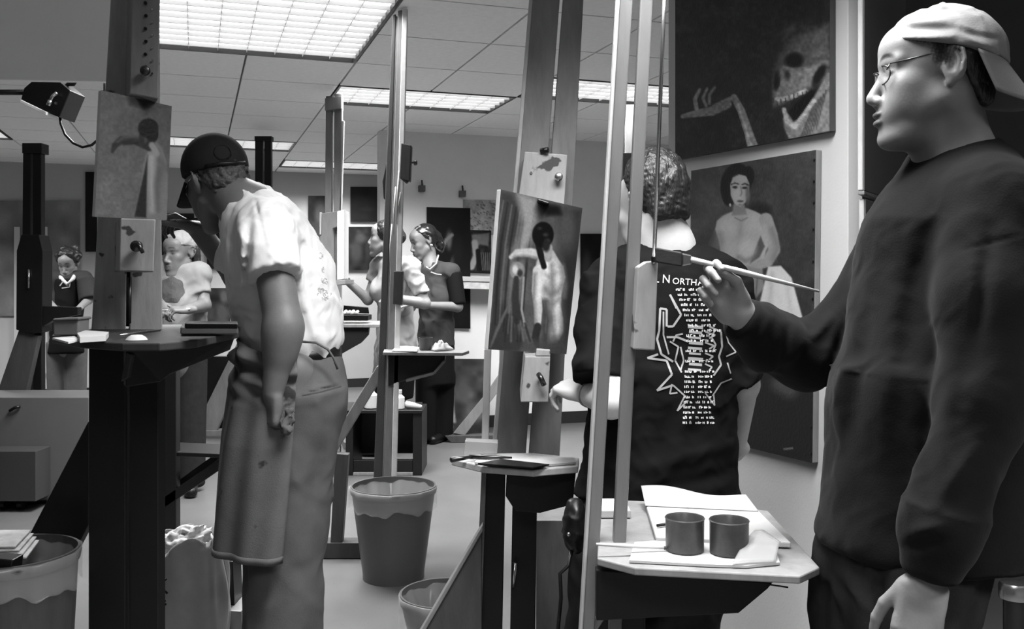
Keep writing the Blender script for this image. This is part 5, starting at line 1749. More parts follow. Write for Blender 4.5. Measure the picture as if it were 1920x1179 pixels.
# ---------------------------------------------------------------- man in the white shirt and khaki apron
def man_left():
    me = thing('person', P(540, fy(2.8), 2.8), 'person in a white shirt, black cap and khaki apron bending towards the left easel', 'person')
    H = Frame(P(408, 341, 2.86), (-.70, .66, -.24), (-.12, -.05, 1), 1.0)
    S = Sdf()
    head_skin(S, H)
    S.cap(H(-.03, 0, -.03), P(462, 388, 2.82), .058, .066, .03)
    S.chain([P(465, 395, 2.82), P(500, 450, 2.82), P(530, 560, 2.82), P(555, 690, 2.82)], [.08, .10, .11, .12], .05)
    S.chain([P(500, 430, 2.66), P(532, 610, 2.60), P(530, 622, 2.60), P(512, 735, 2.60)], [.055, .052, .050, .030], .02)
    S.ell(P(528, 640, 2.60), (.046, .046, .07), None, .03)
    S.chain([P(455, 440, 2.96), P(445, 520, 3.0), P(372, 432, 2.97)], [.05, .040, .030], .02)
    HL = Frame(P(510, 738, 2.60), (-.02, .0, -1), (-.75, -.66, 0), .98)
    hand_skin(S, HL, [(55, 75, 45), (60, 80, 50), (62, 82, 50), (66, 84, 50)], thumb=((.75, .2, -.65), (.7, -.5, -.5)))
    HR = Frame(P(372, 432, 2.97), (-.80, .05, .42), (-.45, -.10, -.85) if False else (.40, .25, .85), .95, flip=True)
    hand_skin(S, HR, [(40, 45, 30), (45, 55, 35), (50, 60, 35), (55, 60, 35)], thumb=((.9, .3, -.4), (.85, -.3, -.2)))
    for (x0, d) in ((545, 2.72), (535, 2.92)):
        S.chain([P(x0, 700, d), P(x0 - 12, 1000, d), P(x0 - 15, fy(d) - 40, d)], [.08, .055, .04], .03)
    tn = face_tone(H)
    sdf_obj('body', S, .0046, 'skin', me, tone=tn, base=96)
    # hair under the cap
    h = Sdf()
    h.ell(H(-.012, 0, .020), (.103, .086, .090), H.R(), .01)
    h.ell(H(-.062, 0, -.030), (.042, .060, .045), H.R(), .03)
    h.plane(H(-.030, 0, .0), H.f - H.u * .5, .006)
    h.plane(H(0, 0, -.072), -H.u - H.f * .2, .01)
    h.disp.append(wrinkle(0.004, 0.028, 21))
    sdf_obj('hair', h, .005, 'hair_mid', me)
    cap = cap_dome('cap', H, 'cap_dark', me, .005, c=(-.004, 0, .046), r=(.112, .096, .104), u0=.028, slope=.10)
    brim('cap_peak', H, 1, 'cap_dark', cap, L=.105, u0=.018, drop=.52, rf=.106, rs=.092, curve=.025, slope=.1)
    lathe('cap_button', [(.0001, .006), (.007, .004), (.008, 0)], H(-.004, 0, .149), 'cap_dark', cap, seg=12, axis=H.u)
    lathe('cap_opening', [(.020, .0), (.024, .003), (.027, .0)], H(-.106, -.028, .058), 'leather_black', cap, seg=20, axis=-H.f * .9 - H.s * .35 + H.u * .15)
    tube('adjuster_strap', [H(-.075, -.075, .026), H(-.105, -.04, .024), H(-.115, .0, .022), H(-.105, .04, .024)], .006, 'leather_black', cap, seg=8)
    gl = tube('glasses', [H(-.005, -.078, .024), H(.045, -.071, .018), H(.10, -.054, .012)], .0016, 'steel', me, seg=8)
    for r in (-1, 1):
        ring = [H(.108 - .008 * abs(math.cos(2 * math.pi * i / 20)), r * (.033 + .022 * math.cos(2 * math.pi * i / 20)), .017 * math.sin(2 * math.pi * i / 20)) for i in range(21)]
        tube('lens_rim', ring, .0014, 'steel', gl, seg=6, caps=False)
        o = mobj('lens', ring[:-1], [tuple(range(20))], 'lens_glass', gl); o.modifiers.new('t', 'SOLIDIFY').thickness = .0012
    # white shirt
    S = Sdf()
    S.chain([P(472, 398, 2.82), P(500, 450, 2.82), P(528, 530, 2.82), P(546, 610, 2.82), P(548, 640, 2.82)], [.088, .128, .155, .150, .142], .05)
    S.cap(P(496, 425, 2.70), P(490, 420, 2.84), .085, .09, .05)
    S.cap(P(462, 435, 2.94), P(480, 420, 2.86), .075, .085, .05)
    S.ell(P(600, 630, 2.82), (.062, .13, .040), None, .03)
    S.frus(P(497, 422, 2.69), P(518, 524, 2.61), .088, .086, .008, .03)
    S.frus(P(455, 440, 2.95), P(440, 510, 2.98), .07, .066, .008, .03)
    S.cap(P(433, 362, 2.84), P(462, 388, 2.82), .062, .069, .012, 's')
    S.disp += [wrinkle(0.005, 0.13, 31), wrinkle(0.002, 0.05, 32),
               fold(P(450, 420, 2.74), P(452, 530, 2.70), .012, .010), fold(P(440, 400, 2.76), P(436, 540, 2.72), .012, -.010),
               fold(P(470, 410, 2.66), P(462, 520, 2.62), .010, -.008), fold(P(560, 430, 2.70), P(585, 590, 2.68), .014, -.008),
               fold(P(560, 520, 2.66), P(590, 640, 2.68), .014, .008), fold(P(500, 470, 2.58), P(540, 505, 2.55), .008, .005),
               fold(P(475, 360, 2.74), P(500, 470, 2.60), .005, -.004), fold(P(465, 520, 2.6), P(565, 492, 2.55), .003, -.003)]
    sh = sdf_obj('shirt', S, .0055, 'tee_white', me)
    r_ = np.random.default_rng(5)
    ln = []
    for (x, y, n, rr) in ((603, 478, 4, 3), (606, 505, 5, 4), (608, 528, 6, 4), (604, 548, 14, 8), (612, 556, 10, 6)):
        for j in range(n):
            cx_, cy_ = x + r_.normal() * rr * .7, y + r_.normal() * rr * .7
            a0 = r_.random() * 6; q = 1 + 2.2 * r_.random()
            ln.append(([(cx_ + q * math.cos(a0 + t * .9), cy_ + q * math.sin(a0 + t * .9)) for t in range(5)], .7))
    ray_decal('shirt_print', strokes_px(ln, 4), sh, mat('ink_faint', 150, rough=.8), sh)
    # trousers
    S = Sdf()
    S.cap(P(556, 690, 2.82), P(562, 760, 2.82), .132, .135, .05)
    S.frus(P(553, 662, 2.82), P(556, 720, 2.82), .128, .134, .01, .03)
    S.ell(P(598, 730, 2.80), (.08, .13, .10), None, .04)
    S.frus(P(560, 730, 2.75), P(528, fy(2.74) - 30, 2.74), .124, .108, .01, .05)
    S.frus(P(540, 740, 2.90), P(515, fy(2.92) - 30, 2.92), .124, .104, .01, .05)
    S.disp += [wrinkle(0.0035, 0.15, 41, (1, 1, .5)), fold(P(610, 800, 2.68), P(570, 1000, 2.62), .02, -.008), fold(P(600, 850, 2.68), P(600, 1150, 2.66), .03, -.012),
               fold(P(560, 742, 2.64), P(640, 722, 2.72), .004, -.006), fold(P(560, 736, 2.64), P(640, 716, 2.72), .004, .004)]
    tr_ = sdf_obj('trousers', S, .0065, 'khaki', me)
    # pocket welt and button
    o = ray_decal('pocket_seam', strokes_px([([(566, 741), (600, 735), (640, 724)], 2.5)], 4), tr_, 'ink_dark', tr_, .0015)
    lathe('pocket_button', [(.0001, .004), (.008, .004), (.009, 0)], P(605, 745, 2.672), 'leather_black', tr_, seg=16, axis=(.3, -1, 0))
    # belt
    ring = []
    for i in range(33):
        a = 2 * math.pi * i / 32
        ring.append(P(554, 668, 2.82) + Vector((.136 * math.cos(a), .136 * math.sin(a), .014 * math.cos(a))))
    def beltf(u, v):
        a = 2 * math.pi * u
        return P(554, 668, 2.82) + Vector((.137 * math.cos(a), .137 * math.sin(a), .012 * math.cos(a) + (v - .5) * .042))
    sheet('belt', beltf, 48, 2, .004, 'leather_black', me)
    # apron wrapped round the near side and the front
    def apr(u, v):
        a = math.radians(296 - 196 * u)          # from the near back corner round the front
        z0 = P(0, 640, 2.82).z; z1 = P(0, 1042, 2.68).z
        z = z0 + (z1 - z0) * v
        cx = P(545 - 22 * v, 0, 2.82).x
        R = .150 + .014 * min(1, v * 2.2) + .006 * math.sin(v * 3)
        fall = .010 * math.sin(a * 5 + 2.2 * v) * v + .004 * math.sin(a * 11 + 3 * v)
        top = max(0, 1 - v / .28)
        bunch = top * (.012 * math.sin(46 * v + 3 * a) + .010 * math.sin(70 * v - 5 * a + 1))
        rr = R + fall + bunch
        sx = 1.0
        near = max(0.0, math.cos(a - math.radians(290)))
        return Vector((cx + rr * math.cos(a) * sx - .012 * v, 2.82 + rr * math.sin(a) * 1.38, z + .018 * (1 - v) * math.cos(a * 2)))
    ap = sheet('apron', apr, 80, 90, .004, 'khaki_apron', me)
    def hem(u, v):
        p = apr(u, .965 + .03 * v); q = apr(u, .5)
        c = Vector((P(525, 0, 2.82).x, 2.82, p.z))
        return p + (p - c).normalized() * .004
    sheet('apron_hem', hem, 70, 2, .002, 'khaki_apron', ap)
    tube('apron_string', [P(560, 640, 2.66), P(592, 642, 2.655), P(615, 655, 2.67), P(626, 672, 2.68), P(633, 692, 2.685)], .0035, 'khaki_apron', me, seg=8)
    for (x, d) in ((528, 2.74), (515, 2.92)):
        shoe('shoe', P(x + 20, fy(d), d), P(x - 90, fy(d), d), me)
    # what he holds
    b = thing('paint_brush', P(345, 405, 2.95), 'thin paint brush in the raised hand of the person in the white shirt', 'brush')
    tube('handle', [P(378, 410, 2.90), P(345, 412, 2.88), P(328, 413, 2.80)], [.003, .004, .003], 'easel_dark', b)
    tube('bristles', [P(328, 413, 2.80), P(318, 413, 2.76)], [.004, .002], 'bristle', b)
    c = P(534, 790, 2.57)
    rg = Sdf()
    for q in ((0, 0, 0), (.012, 0, .028), (.008, -.004, -.022), (.016, .004, .006)):
        rg.ell(c + Vector(q), (.016, .016, .016), None, .01)
    rg.disp.append(wrinkle(0.005, 0.03, 9))
    o = sdf_obj('paint_rag', rg, .003, 'cloth_grey', None)
    tag(o, 'crumpled grey rag in the lowered fist of the person in the white shirt', 'rag')
man_left()

# ---------------------------------------------------------------- man in the black shirt seen from behind
def man_middle():
    D = 2.62
    me = thing('person', P(1235, fy(D), D), 'person in a black printed T-shirt seen from behind at the central easel', 'person')
    H = Frame(P(1226, 388, D), (-.50, .86, -.12), (-.03, -.04, 1), 1.02)
    S = Sdf()
    head_skin(S, H)
    S.cap(H(-.025, 0, -.04), P(1248, 462, D), .060, .066, .03)
    S.chain([P(1248, 470, D), P(1245, 600, D), P(1238, 900, D)], [.08, .12, .13], .05, flat=((0, 1, 0), .8))
    S.chain([P(1142, 525, D), P(1146, 752, D - .15), P(1096, 736, D - .02)], [.05, .044, .032], .02)
    S.chain([P(1362, 530, D), P(1394, 720, D), P(1376, 846, D + .20)], [.05, .042, .032], .02)
    HL = Frame(P(1096, 736, D - .02), (-.72, .66, .12), (-.1, -.25, 1), 1.0)
    hand_skin(S, HL, [(30, 45, 30), (38, 50, 30), (45, 55, 35), (50, 55, 35)], thumb=((.8, .5, -.3), (.9, -.1, -.3)))
    HR = Frame(P(1376, 846, D + .20), (-.55, .70, -.4), (.2, .2, 1), 1.0, flip=True)
    hand_skin(S, HR, [(40, 50, 30)] * 4)
    for x0 in (1140, 1300):
        S.chain([P(x0, 950, D), P(x0 - 20, 1200, D), P(x0 - 30, fy(D) - 40, D)], [.08, .055, .04], .03)
    sdf_obj('body', S, .0045, 'skin', me, tone=face_tone(H), base=188)
    h = Sdf()
    h.ell(H(-.010, 0, .052), (.108, .092, .100), H.R(), .01)
    h.ell(H(-.070, 0, -.02), (.036, .066, .055), H.R(), .03)
    h.ell(H(-.02, 0, .10), (.07, .07, .062), H.R(), .03)
    h.plane(H(.062, 0, .04), H.f - H.u * .55, .01)
    h.plane(H(-.030, 0, -.030), H.f - H.u * .35, .01)
    h.plane(H(0, 0, -.075), -H.u - H.f * .35, .01)
    h.disp += [bumps(.0016, .035, 51), bumps(.0008, .014, 52)]
    sdf_obj('hair', h, .0035, mat('hair_gloss', 26, rough=.45, var=.7, scale=40, spec=.5, stretch=(2.4, 2.4, .6), bump=.55, bscale=60), me)
    # T-shirt
    S = Sdf()
    fl = ((0, 1, 0), .68)
    S.cap(P(1150, 528, D), P(1350, 532, D), .080, .080, .05)
    S.cap(P(1190, 508, D), P(1315, 508, D), .072, .072, .06)
    S.cap(P(1247, 590, D), P(1243, 710, D), .200, .198, .06, flat=fl)
    S.frus(P(1243, 690, D), P(1233, 935, D), .198, .236, .02, .05, flat=fl)
    S.frus(P(1142, 528, D), P(1128, 716, D - .10), .084, .084, .008, .03)
    S.frus(P(1358, 532, D), P(1393, 722, D), .082, .074, .008, .03)
    S.cap(P(1240, 400, D), P(1248, 458, D), .064, .072, .010, 's')
    S.disp += [wrinkle(0.006, 0.16, 61), wrinkle(0.002, 0.06, 62), fold(P(1200, 880, 2.36), P(1385, 830, 2.36), .02, .012), fold(P(1240, 920, 2.36), P(1385, 880, 2.36), .02, -.010),
               fold(P(1100, 820, 2.36), P(1250, 900, 2.36), .02, .010), fold(P(1160, 480, 2.44), P(1110, 680, 2.42), .016, -.010)]
    sh = sdf_obj('shirt', S, .0055, 'tee_black', me)
    # printed back: tour lettering, star outline, creature
    T = []
    T += text_px('L N', 1226, 529, 22, 3, .9) + text_px('ORTH', 1260, 532, 17, 4, 1.0) + text_px('A', 1308, 535, 20, 4, .9)
    ray_decal('shirt_lettering', T, sh, 'ink_white', sh)
    r = np.random.default_rng(12)
    ln = []
    rows = [(1268 + min(i, 8) * 3.2 + (i > 8) * 0, 540 + i * 9.6) for i in range(27)]
    for i, (x, y) in enumerate(rows):
        if i > 8: x = 1288 - (i - 8) * .4
        if 11 <= i <= 15 and i % 2: continue
        xx = x
        for wd in (12, 5, 0, 9, 7, 4, 8):
            if wd == 0:
                xx += 4; continue
            w = wd * (.7 + .5 * r.random())
            if xx + w > x + 52 + (8 if i > 6 else 0): break
            n = max(2, int(w / 2.6))
            for j in range(n):
                xj = xx + w * j / n
                ln.append(([(xj, y + r.random() * 1.5 + i * .0), (xj + .6 * r.random(), y + 4.6)], 1.5))
                if r.random() < .55:
                    yj = y + 4.8 * r.random()
                    ln.append(([(xj, yj), (xj + w / n, yj)], 1.3))
            xx += w + 3
    ray_decal('shirt_dates', strokes_px(ln, 6), sh, 'ink_white', sh)
    ln = [([(1256, 552), (1277, 590), (1262, 612), (1252, 612)], 4), ([(1256, 552), (1268, 578)], 3),
          ([(1250, 612), (1250, 580), (1238, 578), (1236, 620), (1232, 636), (1240, 664), (1262, 678)], 4), ([(1244, 584), (1244, 628), (1254, 664)], 3),
          ([(1234, 664), (1214, 671), (1250, 676), (1260, 702), (1232, 732), (1262, 722)], 4),
          ([(1262, 722), (1284, 742), (1270, 770), (1288, 752)], 3), ([(1250, 632), (1270, 632), (1290, 640)], 4), ([(1256, 640), (1272, 650), (1266, 676), (1278, 698)], 3),
          ([(1276, 650), (1282, 676), (1276, 694)], 3), ([(1330, 612), (1352, 622), (1354, 650), (1348, 668), (1352, 684), (1338, 704)], 3.5),
          ([(1362, 628), (1366, 642), (1380, 660), (1362, 668)], 2.5), ([(1364, 680), (1370, 700)], 2.5), ([(1336, 742), (1352, 718), (1372, 710)], 2.5),
          ([(1322, 736), (1340, 760), (1338, 738)], 2.5), ([(1260, 720), (1256, 738), (1270, 736)], 3), ([(1262, 640), (1268, 628), (1280, 626)], 3),
          ([(1340, 620), (1334, 632), (1342, 646), (1336, 660)], 3)]
    ray_decal('shirt_artwork', strokes_px(ln, 5), sh, 'ink_grey', sh, .0016)
    ln = []
    for i in range(9):
        y = 612 + i * 10
        ln.append(([(1290 + 2 * (i % 2), y), (1318 - 2 * (i % 3), y + 2)], 6 - (i % 3)))
        if i % 2: ln.append(([(1322, y), (1342 - i, y + 6), (1330, y + 12)], 3))
    ray_decal('shirt_artwork', strokes_px(ln, 5), sh, 'ink_grey', sh, .0012)
    tube('collar', [P(1248, 463, D) + Vector((.070 * math.cos(2 * math.pi * i / 20), .066 * math.sin(2 * math.pi * i / 20), .012 * math.sin(2 * math.pi * i / 20))) for i in range(21)], .006, 'tee_black', me, seg=8, caps=False)
    # jeans
    S = Sdf()
    S.cap(P(1195, 955, D), P(1280, 955, D), .15, .15, .05, flat=((0, 1, 0), .9))
    for x0, x1 in ((1150, 1112), (1300, 1262)):
        S.chain([P(x0, 1000, D), P(x0 * .4 + x1 * .6, 1200, D)], [.125, .10], .05)
        S.frus(P(x0 * .4 + x1 * .6, 1200, D), P(x1, fy(D) - 28, D), .10, .10, .01, .03)
    S.disp += [wrinkle(0.005, 0.13, 71, (1, 1, .6))]
    sdf_obj('jeans', S, .0085, 'denim_dark', me)
    for x in (1112, 1262):
        shoe('shoe', P(x, fy(D), D), P(x - 20, fy(D + .2), D + .2), me)
    # waist pouch and strap
    pz = Sdf()
    pz.ell(P(1078, 985, 2.42), (.035, .05, .075), None, .01)
    pz.disp.append(wrinkle(0.003, 0.05, 75))
    po = sdf_obj('waist_pouch', pz, .005, 'leather_black', me)
    tube('strap', [P(1072, 1030, 2.40), P(1066, 1060, 2.39), P(1050, 1075, 2.38), P(1052, 1120, 2.38), P(1046, 1180, 2.38)], .005, 'leather_black', po, seg=8)
    knob(P(1066, 1000, 2.385), .005, po, 'steel')
    wbn = lathe('wristband', [(.036, -.012), (.038, 0), (.036, .012)], P(1106, 739, D - .045), 'cap_pale', me, seg=24, axis=(-.75, .62, .18))
man_middle()

# ---------------------------------------------------------------- people further back
def far_head(me, H, base, hair_m, h, bun=False, long_=False, brow=50):
    S = Sdf()
    head_skin(S, H)
    return S

def woman_apron():
    D = 6.65
    me = thing('person', P(735, fy(D), D), 'person in a light shirt and pale apron painting on the edge-on white canvas', 'person')
    H = Frame(P(724, 446, D), (-1, .0, .04), (0, 0, 1), .98)
    S = Sdf(); head_skin(S, H)
    S.cap(H(-.02, 0, -.05), P(737, 490, D), .048, .055, .03)
    S.chain([P(738, 495, D), P(742, 560, D), P(745, 690, D)], [.07, .10, .11], .05)
    S.chain([P(712, 498, D + .12), P(690, 562, D + .12), P(652, 528, D + .05)], [.045, .036, .026], .02)
    S.chain([P(772, 502, D - .14), P(796, 568, D - .16), P(742, 560, D - .28)], [.045, .040, .028], .02)
    HR = Frame(P(652, 528, D + .05), (-.7, -.1, .7), (.4, .5, .4), .9, flip=True)
    hand_skin(S, HR, [(40, 50, 30)] * 4)
    HL = Frame(P(742, 560, D - .28), (-1, -.1, 0), (0, -.3, 1), .9)
    hand_skin(S, HL, [(40, 50, 30)] * 4)
    for x0, d in ((738, D - .08), (748, D + .08)):
        S.chain([P(x0, 690, d), P(x0 - 8, 780, d), P(x0 - 20, fy(d) - 10, d)], [.07, .05, .035], .03)
    sdf_obj('body', S, .0065, 'skin', me, tone=face_tone(H, 40), base=128)
    h = Sdf()
    h.ell(H(-.014, 0, .042), (.108, .088, .096), H.R(), .01)
    h.ell(H(-.10, 0, .01), (.045, .045, .05), H.R(), .02)
    h.ell(H(-.05, 0, -.04), (.045, .07, .05), H.R(), .03)
    h.plane(H(.078, 0, .050), H.f - H.u * .60, .01)
    h.disp.append(wrinkle(0.002, 0.03, 81))
    sdf_obj('hair', h, .0065, 'hair_dark', me)
    S = Sdf()
    S.chain([P(738, 500, D), P(742, 540, D), P(744, 580, D)], [.09, .135, .125], .05)
    S.cap(P(770, 500, D - .12), P(712, 498, D + .1), .075, .07, .05)
    S.frus(P(770, 502, D - .14), P(790, 552, D - .16), .062, .062, .01, .03)
    S.frus(P(710, 498, D + .12), P(699, 530, D + .12), .065, .060, .01, .03)
    S.ell(P(706, 545, D), (.06, .1, .08), None, .05)
    S.disp.append(wrinkle(0.006, 0.11, 83))
    shirt = sdf_obj('shirt', S, .009, 'shirt_light', me)
    S = Sdf()
    S.frus(P(742, 572, D), P(742, 700, D), .125, .165, .02, .03, flat=((0, 1, 0), .95))
    S.disp.append(wrinkle(0.006, 0.11, 84, (1, 1, .3)))
    sdf_obj('apron', S, .009, 'apron_light', me)
    tube('apron_string', [P(712, 576, D - .10), P(745, 578, D - .15), P(776, 570, D - .10)], .009, 'paper', me, seg=8)
    S = Sdf()
    S.frus(P(742, 680, D), P(738, 745, D), .145, .14, .02, .03)
    for x0, d in ((735, D - .07), (740, D + .07)):
        S.frus(P(x0, 740, d), P(x0 - 22, fy(d) - 8, d), .085, .07, .02, .04)
    sdf_obj('trousers', S, .01, 'cloth_black', me)
    for x0, d in ((714, D - .08), (722, D + .08)):
        shoe('shoe', P(x0, fy(d), d), P(x0 - 36, fy(d), d), me, 'leather_black', .04)
    b = thing('paint_brush', P(648, 518, D), 'small brush in the hand reaching to the edge-on canvas', 'brush')
    tube('handle', [P(656, 524, D - .02), P(644, 514, D - .06)], .006, 'easel_dark', b)
woman_apron()

def woman_vest():
    D = 7.15
    me = thing('person', P(815, fy(D), D), 'person in a dark vest with tied-back hair standing before the black painting', 'person')
    H = Frame(P(796, 452, D), (-.86, -.42, -.30), (-.22, -.1, 1), .98)
    S = Sdf(); head_skin(S, H)
    S.cap(H(-.02, 0, -.05), P(808, 500, D), .048, .055, .03)
    S.chain([P(810, 505, D), P(816, 560, D), P(816, 690, D)], [.07, .10, .11], .05)
    S.chain([P(850, 512, D - .05), P(858, 575, D - .1), P(792, 572, D - .3)], [.045, .038, .026], .02)
    S.chain([P(778, 512, D + .05), P(770, 575, D - .05), P(750, 585, D - .2)], [.045, .038, .026], .02)
    HL = Frame(P(792, 572, D - .3), (-1, -.1, 0), (0, -.3, 1), .9)
    hand_skin(S, HL, [(40, 50, 30)] * 4)
    for x0, d in ((805, D - .05), (828, D + .05)):
        S.chain([P(x0, 690, d), P(x0, 770, d), P(x0, fy(d) - 10, d)], [.07, .05, .035], .03)
    sdf_obj('body', S, .0065, 'skin', me, tone=face_tone(H, 36), base=112)
    h = Sdf()
    h.ell(H(-.014, 0, .042), (.106, .086, .094), H.R(), .01)
    h.ell(H(-.11, 0, .0), (.04, .05, .05), H.R(), .02)
    h.ell(H(-.115, 0, -.06), (.035, .05, .06), H.R(), .02)
    h.ell(H(-.05, 0, -.02), (.045, .07, .05), H.R(), .03)
    h.plane(H(.082, 0, .056), H.f - H.u * .55, .01)
    h.plane(H(.012, 0, .02), H.f - H.u * .75, .01)
    h.disp.append(wrinkle(0.002, 0.03, 91))
    sdf_obj('hair', h, .0065, mat('hair_sleek', 24, rough=.25, spec=.9), me)
    lathe('earring', [(.010, -.002), (.013, 0), (.010, .002)], H(-.012, -.082, -.045), 'steel', me, seg=16, axis=(0, 1, 0))
    S = Sdf()
    S.chain([P(811, 512, D), P(818, 560, D), P(818, 620, D)], [.095, .135, .125], .05)
    S.cap(P(846, 510, D - .05), P(782, 510, D + .05), .075, .07, .05)
    S.frus(P(818, 600, D), P(818, 650, D), .135, .14, .02, .03)
    S.cap(P(803, 480, D), P(808, 498, D), .05, .058, .01, 's')
    S.disp.append(wrinkle(0.005, 0.11, 93))
    sdf_obj('vest', S, .009, 'vest_dark', me)
    S = Sdf()
    S.frus(P(850, 512, D - .05), P(859, 572, D - .1), .066, .06, .01, .03)
    sdf_obj('sleeve', S, .009, 'cloth_black', me)
    S = Sdf()
    S.frus(P(778, 512, D + .05), P(770, 572, D - .05), .064, .058, .01, .03)
    sdf_obj('sleeve', S, .009, 'cloth_black', me)
    tube('necklace', [P(822, 478, D - .08), P(818, 494, D - .10), P(806, 505, D - .13), P(799, 500, D - .12)], .006, 'paper', me, seg=8)
    tube('vest_trim', [P(808, 510, D - .14), P(818, 514, D - .15), P(828, 515, D - .15)], .005, 'paper', me, seg=8)
    S = Sdf()
    S.frus(P(818, 645, D), P(818, 720, D), .14, .14, .02, .03)
    for x0, d in ((800, D - .06), (832, D + .04)):
        S.frus(P(x0, 700, d), P(x0 - 2, fy(d) - 6, d), .085, .078, .02, .04)
    sdf_obj('trousers', S, .01, 'cloth_black', me)
    for x0, d in ((800, D - .06), (832, D + .04)):
        shoe('shoe', P(x0, fy(d), d), P(x0 - 20, fy(d - .15), d - .15), me, 'leather_black', .04)
woman_vest()

def woman_far():
    D = 8.7
    me = thing('person', P(126, fy(D), D), 'person in a black apron over a dark jersey far back on the left', 'person')
    H = Frame(P(129, 493, D), (.02, -.90, -.42), (0, -.42, .9), 1.0)
    S = Sdf(); head_skin(S, H)
    S.cap(H(-.02, 0, -.05), P(126, 520, D), .048, .055, .03)
    S.chain([P(126, 525, D), P(126, 580, D), P(126, 650, D)], [.07, .10, .11], .05)
    S.chain([P(92, 525, D), P(86, 562, D - .05), P(104, 578, D - .28)], [.045, .038, .026], .02)
    S.chain([P(158, 525, D), P(166, 562, D - .05), P(146, 580, D - .28)], [.045, .038, .026], .02)
    for x0 in (108, 142):
        S.chain([P(x0, 650, D), P(x0, 710, D), P(x0, fy(D) - 10, D)], [.07, .05, .035], .03)
    for sx, xx in ((1, 104), (-1, 146)):
        HX = Frame(P(xx, 579, D - .28), (sx * .6, -.7, -.2), (0, -.2, 1), .9, flip=sx > 0)
        hand_skin(S, HX, [(40, 50, 30)] * 4)
    sdf_obj('body', S, .007, 'skin', me, tone=face_tone(H, 36), base=112)
    h = Sdf()
    h.ell(H(-.02, 0, .055), (.105, .10, .09), H.R(), .01)
    for i in range(14):
        a = i * 2.4
        h.ell(H(-.03 + .075 * math.cos(a), .09 * math.sin(a), .075 + .035 * math.sin(i * 1.7)), (.035, .035, .035), H.R(), .012)
    h.plane(H(.058, 0, .045), H.f - H.u * .6, .01)
    h.disp.append(wrinkle(0.005, 0.05, 101))
    sdf_obj('hair', h, .008, 'hair_dark', me)
    S = Sdf()
    S.chain([P(126, 532, D), P(126, 575, D), P(126, 640, D)], [.10, .135, .13], .05)
    S.cap(P(94, 522, D), P(158, 522, D), .075, .075, .05)
    S.frus(P(92, 525, D), P(84, 560, D - .05), .085, .09, .01, .03)
    S.frus(P(160, 525, D), P(168, 562, D - .05), .085, .09, .01, .03)
    S.cap(P(126, 495, D), P(126, 518, D), .05, .062, .01, 's')
    jersey = sdf_obj('jersey', S, .01, mat('jersey_dark', 34, rough=.8), me)
    S = Sdf()
    S.frus(P(126, 522, D - .03), P(126, 662, D - .03), .105, .165, .02, .03, flat=((0, 1, 0), .95))
    S.disp.append(wrinkle(0.005, 0.15, 103))
    apron = sdf_obj('apron', S, .01, 'cloth_black', me)
    tube('collar', [P(111, 514, D - .02), P(115, 522, D - .10), P(126, 533, D - .15), P(137, 522, D - .10), P(141, 514, D - .02)], .018, 'paper', me, seg=10)
    ray_decal('jersey_number', text_px('0', 83, 502, 14, -8, 1.6), jersey, 'ink_white', jersey, .004)
    ray_decal('jersey_number', text_px('3', 152, 504, 16, 30, 1.3), jersey, 'ink_white', jersey, .004)
    ray_decal('apron_emblem', strokes_px([([(112, 536), (118, 528), (126, 536), (132, 528), (130, 538), (116, 540)], 2)], 3), apron, 'ink_grey', apron, .004)
    S = Sdf()
    for x0 in (108, 143):
        S.frus(P(x0, 640, D), P(x0, fy(D) - 5, D), .10, .085, .02, .03)
    sdf_obj('trousers', S, .012, 'cloth_grey', me)
    for x0 in (108, 143):
        shoe('shoe', P(x0, fy(D), D), P(x0, fy(D - .17), D - .17), me, 'leather_black', .042)
woman_far()

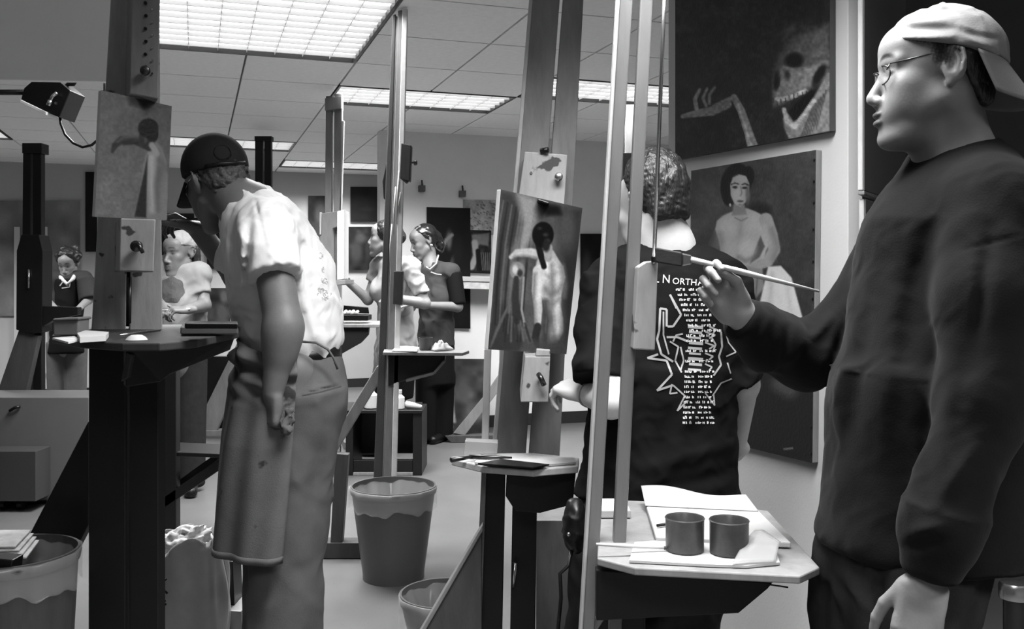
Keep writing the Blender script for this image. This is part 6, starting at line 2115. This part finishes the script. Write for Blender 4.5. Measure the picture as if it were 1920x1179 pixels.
def man_bandana():
    D = 5.5
    me = thing('person', P(340, fy(D), D), 'person in a pale printed shirt and light bandana behind the palette table', 'person')
    H = Frame(P(340, 474, D), (-.45, -.88, -.10), (0, 0, 1), .98)
    S = Sdf(); head_skin(S, H)
    S.cap(H(-.02, 0, -.05), P(338, 515, D), .052, .058, .03)
    S.chain([P(338, 520, D), P(338, 580, D), P(338, 680, D)], [.08, .11, .12], .05)
    S.chain([P(298, 512, D), P(286, 575, D - .05), P(300, 590, D - .30)], [.048, .04, .028], .02)
    S.chain([P(372, 515, D), P(382, 572, D - .05), P(352, 580, D - .30)], [.048, .04, .028], .02)
    HL = Frame(P(352, 580, D - .30), (-.8, -.55, 0), (.1, -.3, 1), .95)
    hand_skin(S, HL, [(45, 60, 35)] * 4)
    for x0 in (320, 358):
        S.chain([P(x0, 680, D), P(x0, 790, D), P(x0, fy(D) - 12, D)], [.08, .055, .04], .03)
    sdf_obj('body', S, .0065, 'skin', me, tone=face_tone(H, 40), base=88)
    cap = cap_dome('bandana', H, 'cap_pale', me, .007, c=(-.006, 0, .046), r=(.106, .088, .096), u0=.036, slope=.22, disp=[wrinkle(0.004, 0.05, 111)])
    h = Sdf()
    h.ell(H(-.02, 0, .01), (.10, .09, .085), H.R(), .01)
    h.ell(H(-.06, 0, -.06), (.05, .08, .06), H.R(), .03)
    h.plane(H(-.01, 0, 0), H.f - H.u * .3, .01)
    h.disp.append(wrinkle(0.004, 0.05, 112))
    sdf_obj('hair', h, .008, 'hair_dark', me)
    S = Sdf()
    S.chain([P(338, 524, D), P(338, 570, D), P(338, 600, D)], [.10, .145, .14], .05)
    S.cap(P(298, 512, D), P(374, 514, D), .078, .078, .05)
    S.frus(P(338, 580, D), P(338, 668, D), .148, .155, .02, .03)
    S.frus(P(300, 512, D), P(290, 556, D - .03), .07, .075, .01, .03)
    S.frus(P(366, 514, D), P(374, 554, D - .03), .07, .075, .01, .03)
    S.cap(P(338, 490, D), P(338, 508, D), .05, .06, .01, 's')
    S.disp.append(wrinkle(0.006, 0.12, 113))
    sh = sdf_obj('shirt', S, .009, mat('shirt_faded', 112, rough=.85, var=.1, scale=10, spec=.1), me)
    tris = []
    for i in range(28):
        a0, a1 = 2 * math.pi * i / 28, 2 * math.pi * (i + 1) / 28
        for r0, r1 in ((.02, .35), (.35, .68), (.68, 1)):
            q = 1 + .06 * math.sin(7 * a0); q2 = 1 + .06 * math.sin(7 * a1)
            tris.append([(322 + 24 * r0 * q * math.cos(a0), 543 + 24 * r0 * q * math.sin(a0)), (322 + 24 * r0 * q2 * math.cos(a1), 543 + 24 * r0 * q2 * math.sin(a1)),
                         (322 + 24 * r1 * q2 * math.cos(a1), 543 + 24 * r1 * q2 * math.sin(a1)), (322 + 24 * r1 * q * math.cos(a0), 543 + 24 * r1 * q * math.sin(a0))])
    ray_decal('shirt_print', tris, sh, 'ink_dark', sh, .003)
    S = Sdf()
    for x0 in (320, 358):
        S.frus(P(x0, 660, D), P(x0, fy(D) - 8, D), .095, .08, .02, .03)
    sdf_obj('trousers', S, .012, 'denim_dark', me)
    for x0 in (320, 358):
        shoe('shoe', P(x0, fy(D), D), P(x0, fy(D - .18), D - .18), me, 'leather_black', .042)
    b = thing('paint_brush', P(330, 580, D - .3), 'long brush held level by the person in the bandana', 'brush')
    tube('handle', [P(356, 579, D - .33), P(304, 582, D - .33)], .005, 'paper', b)
man_bandana()
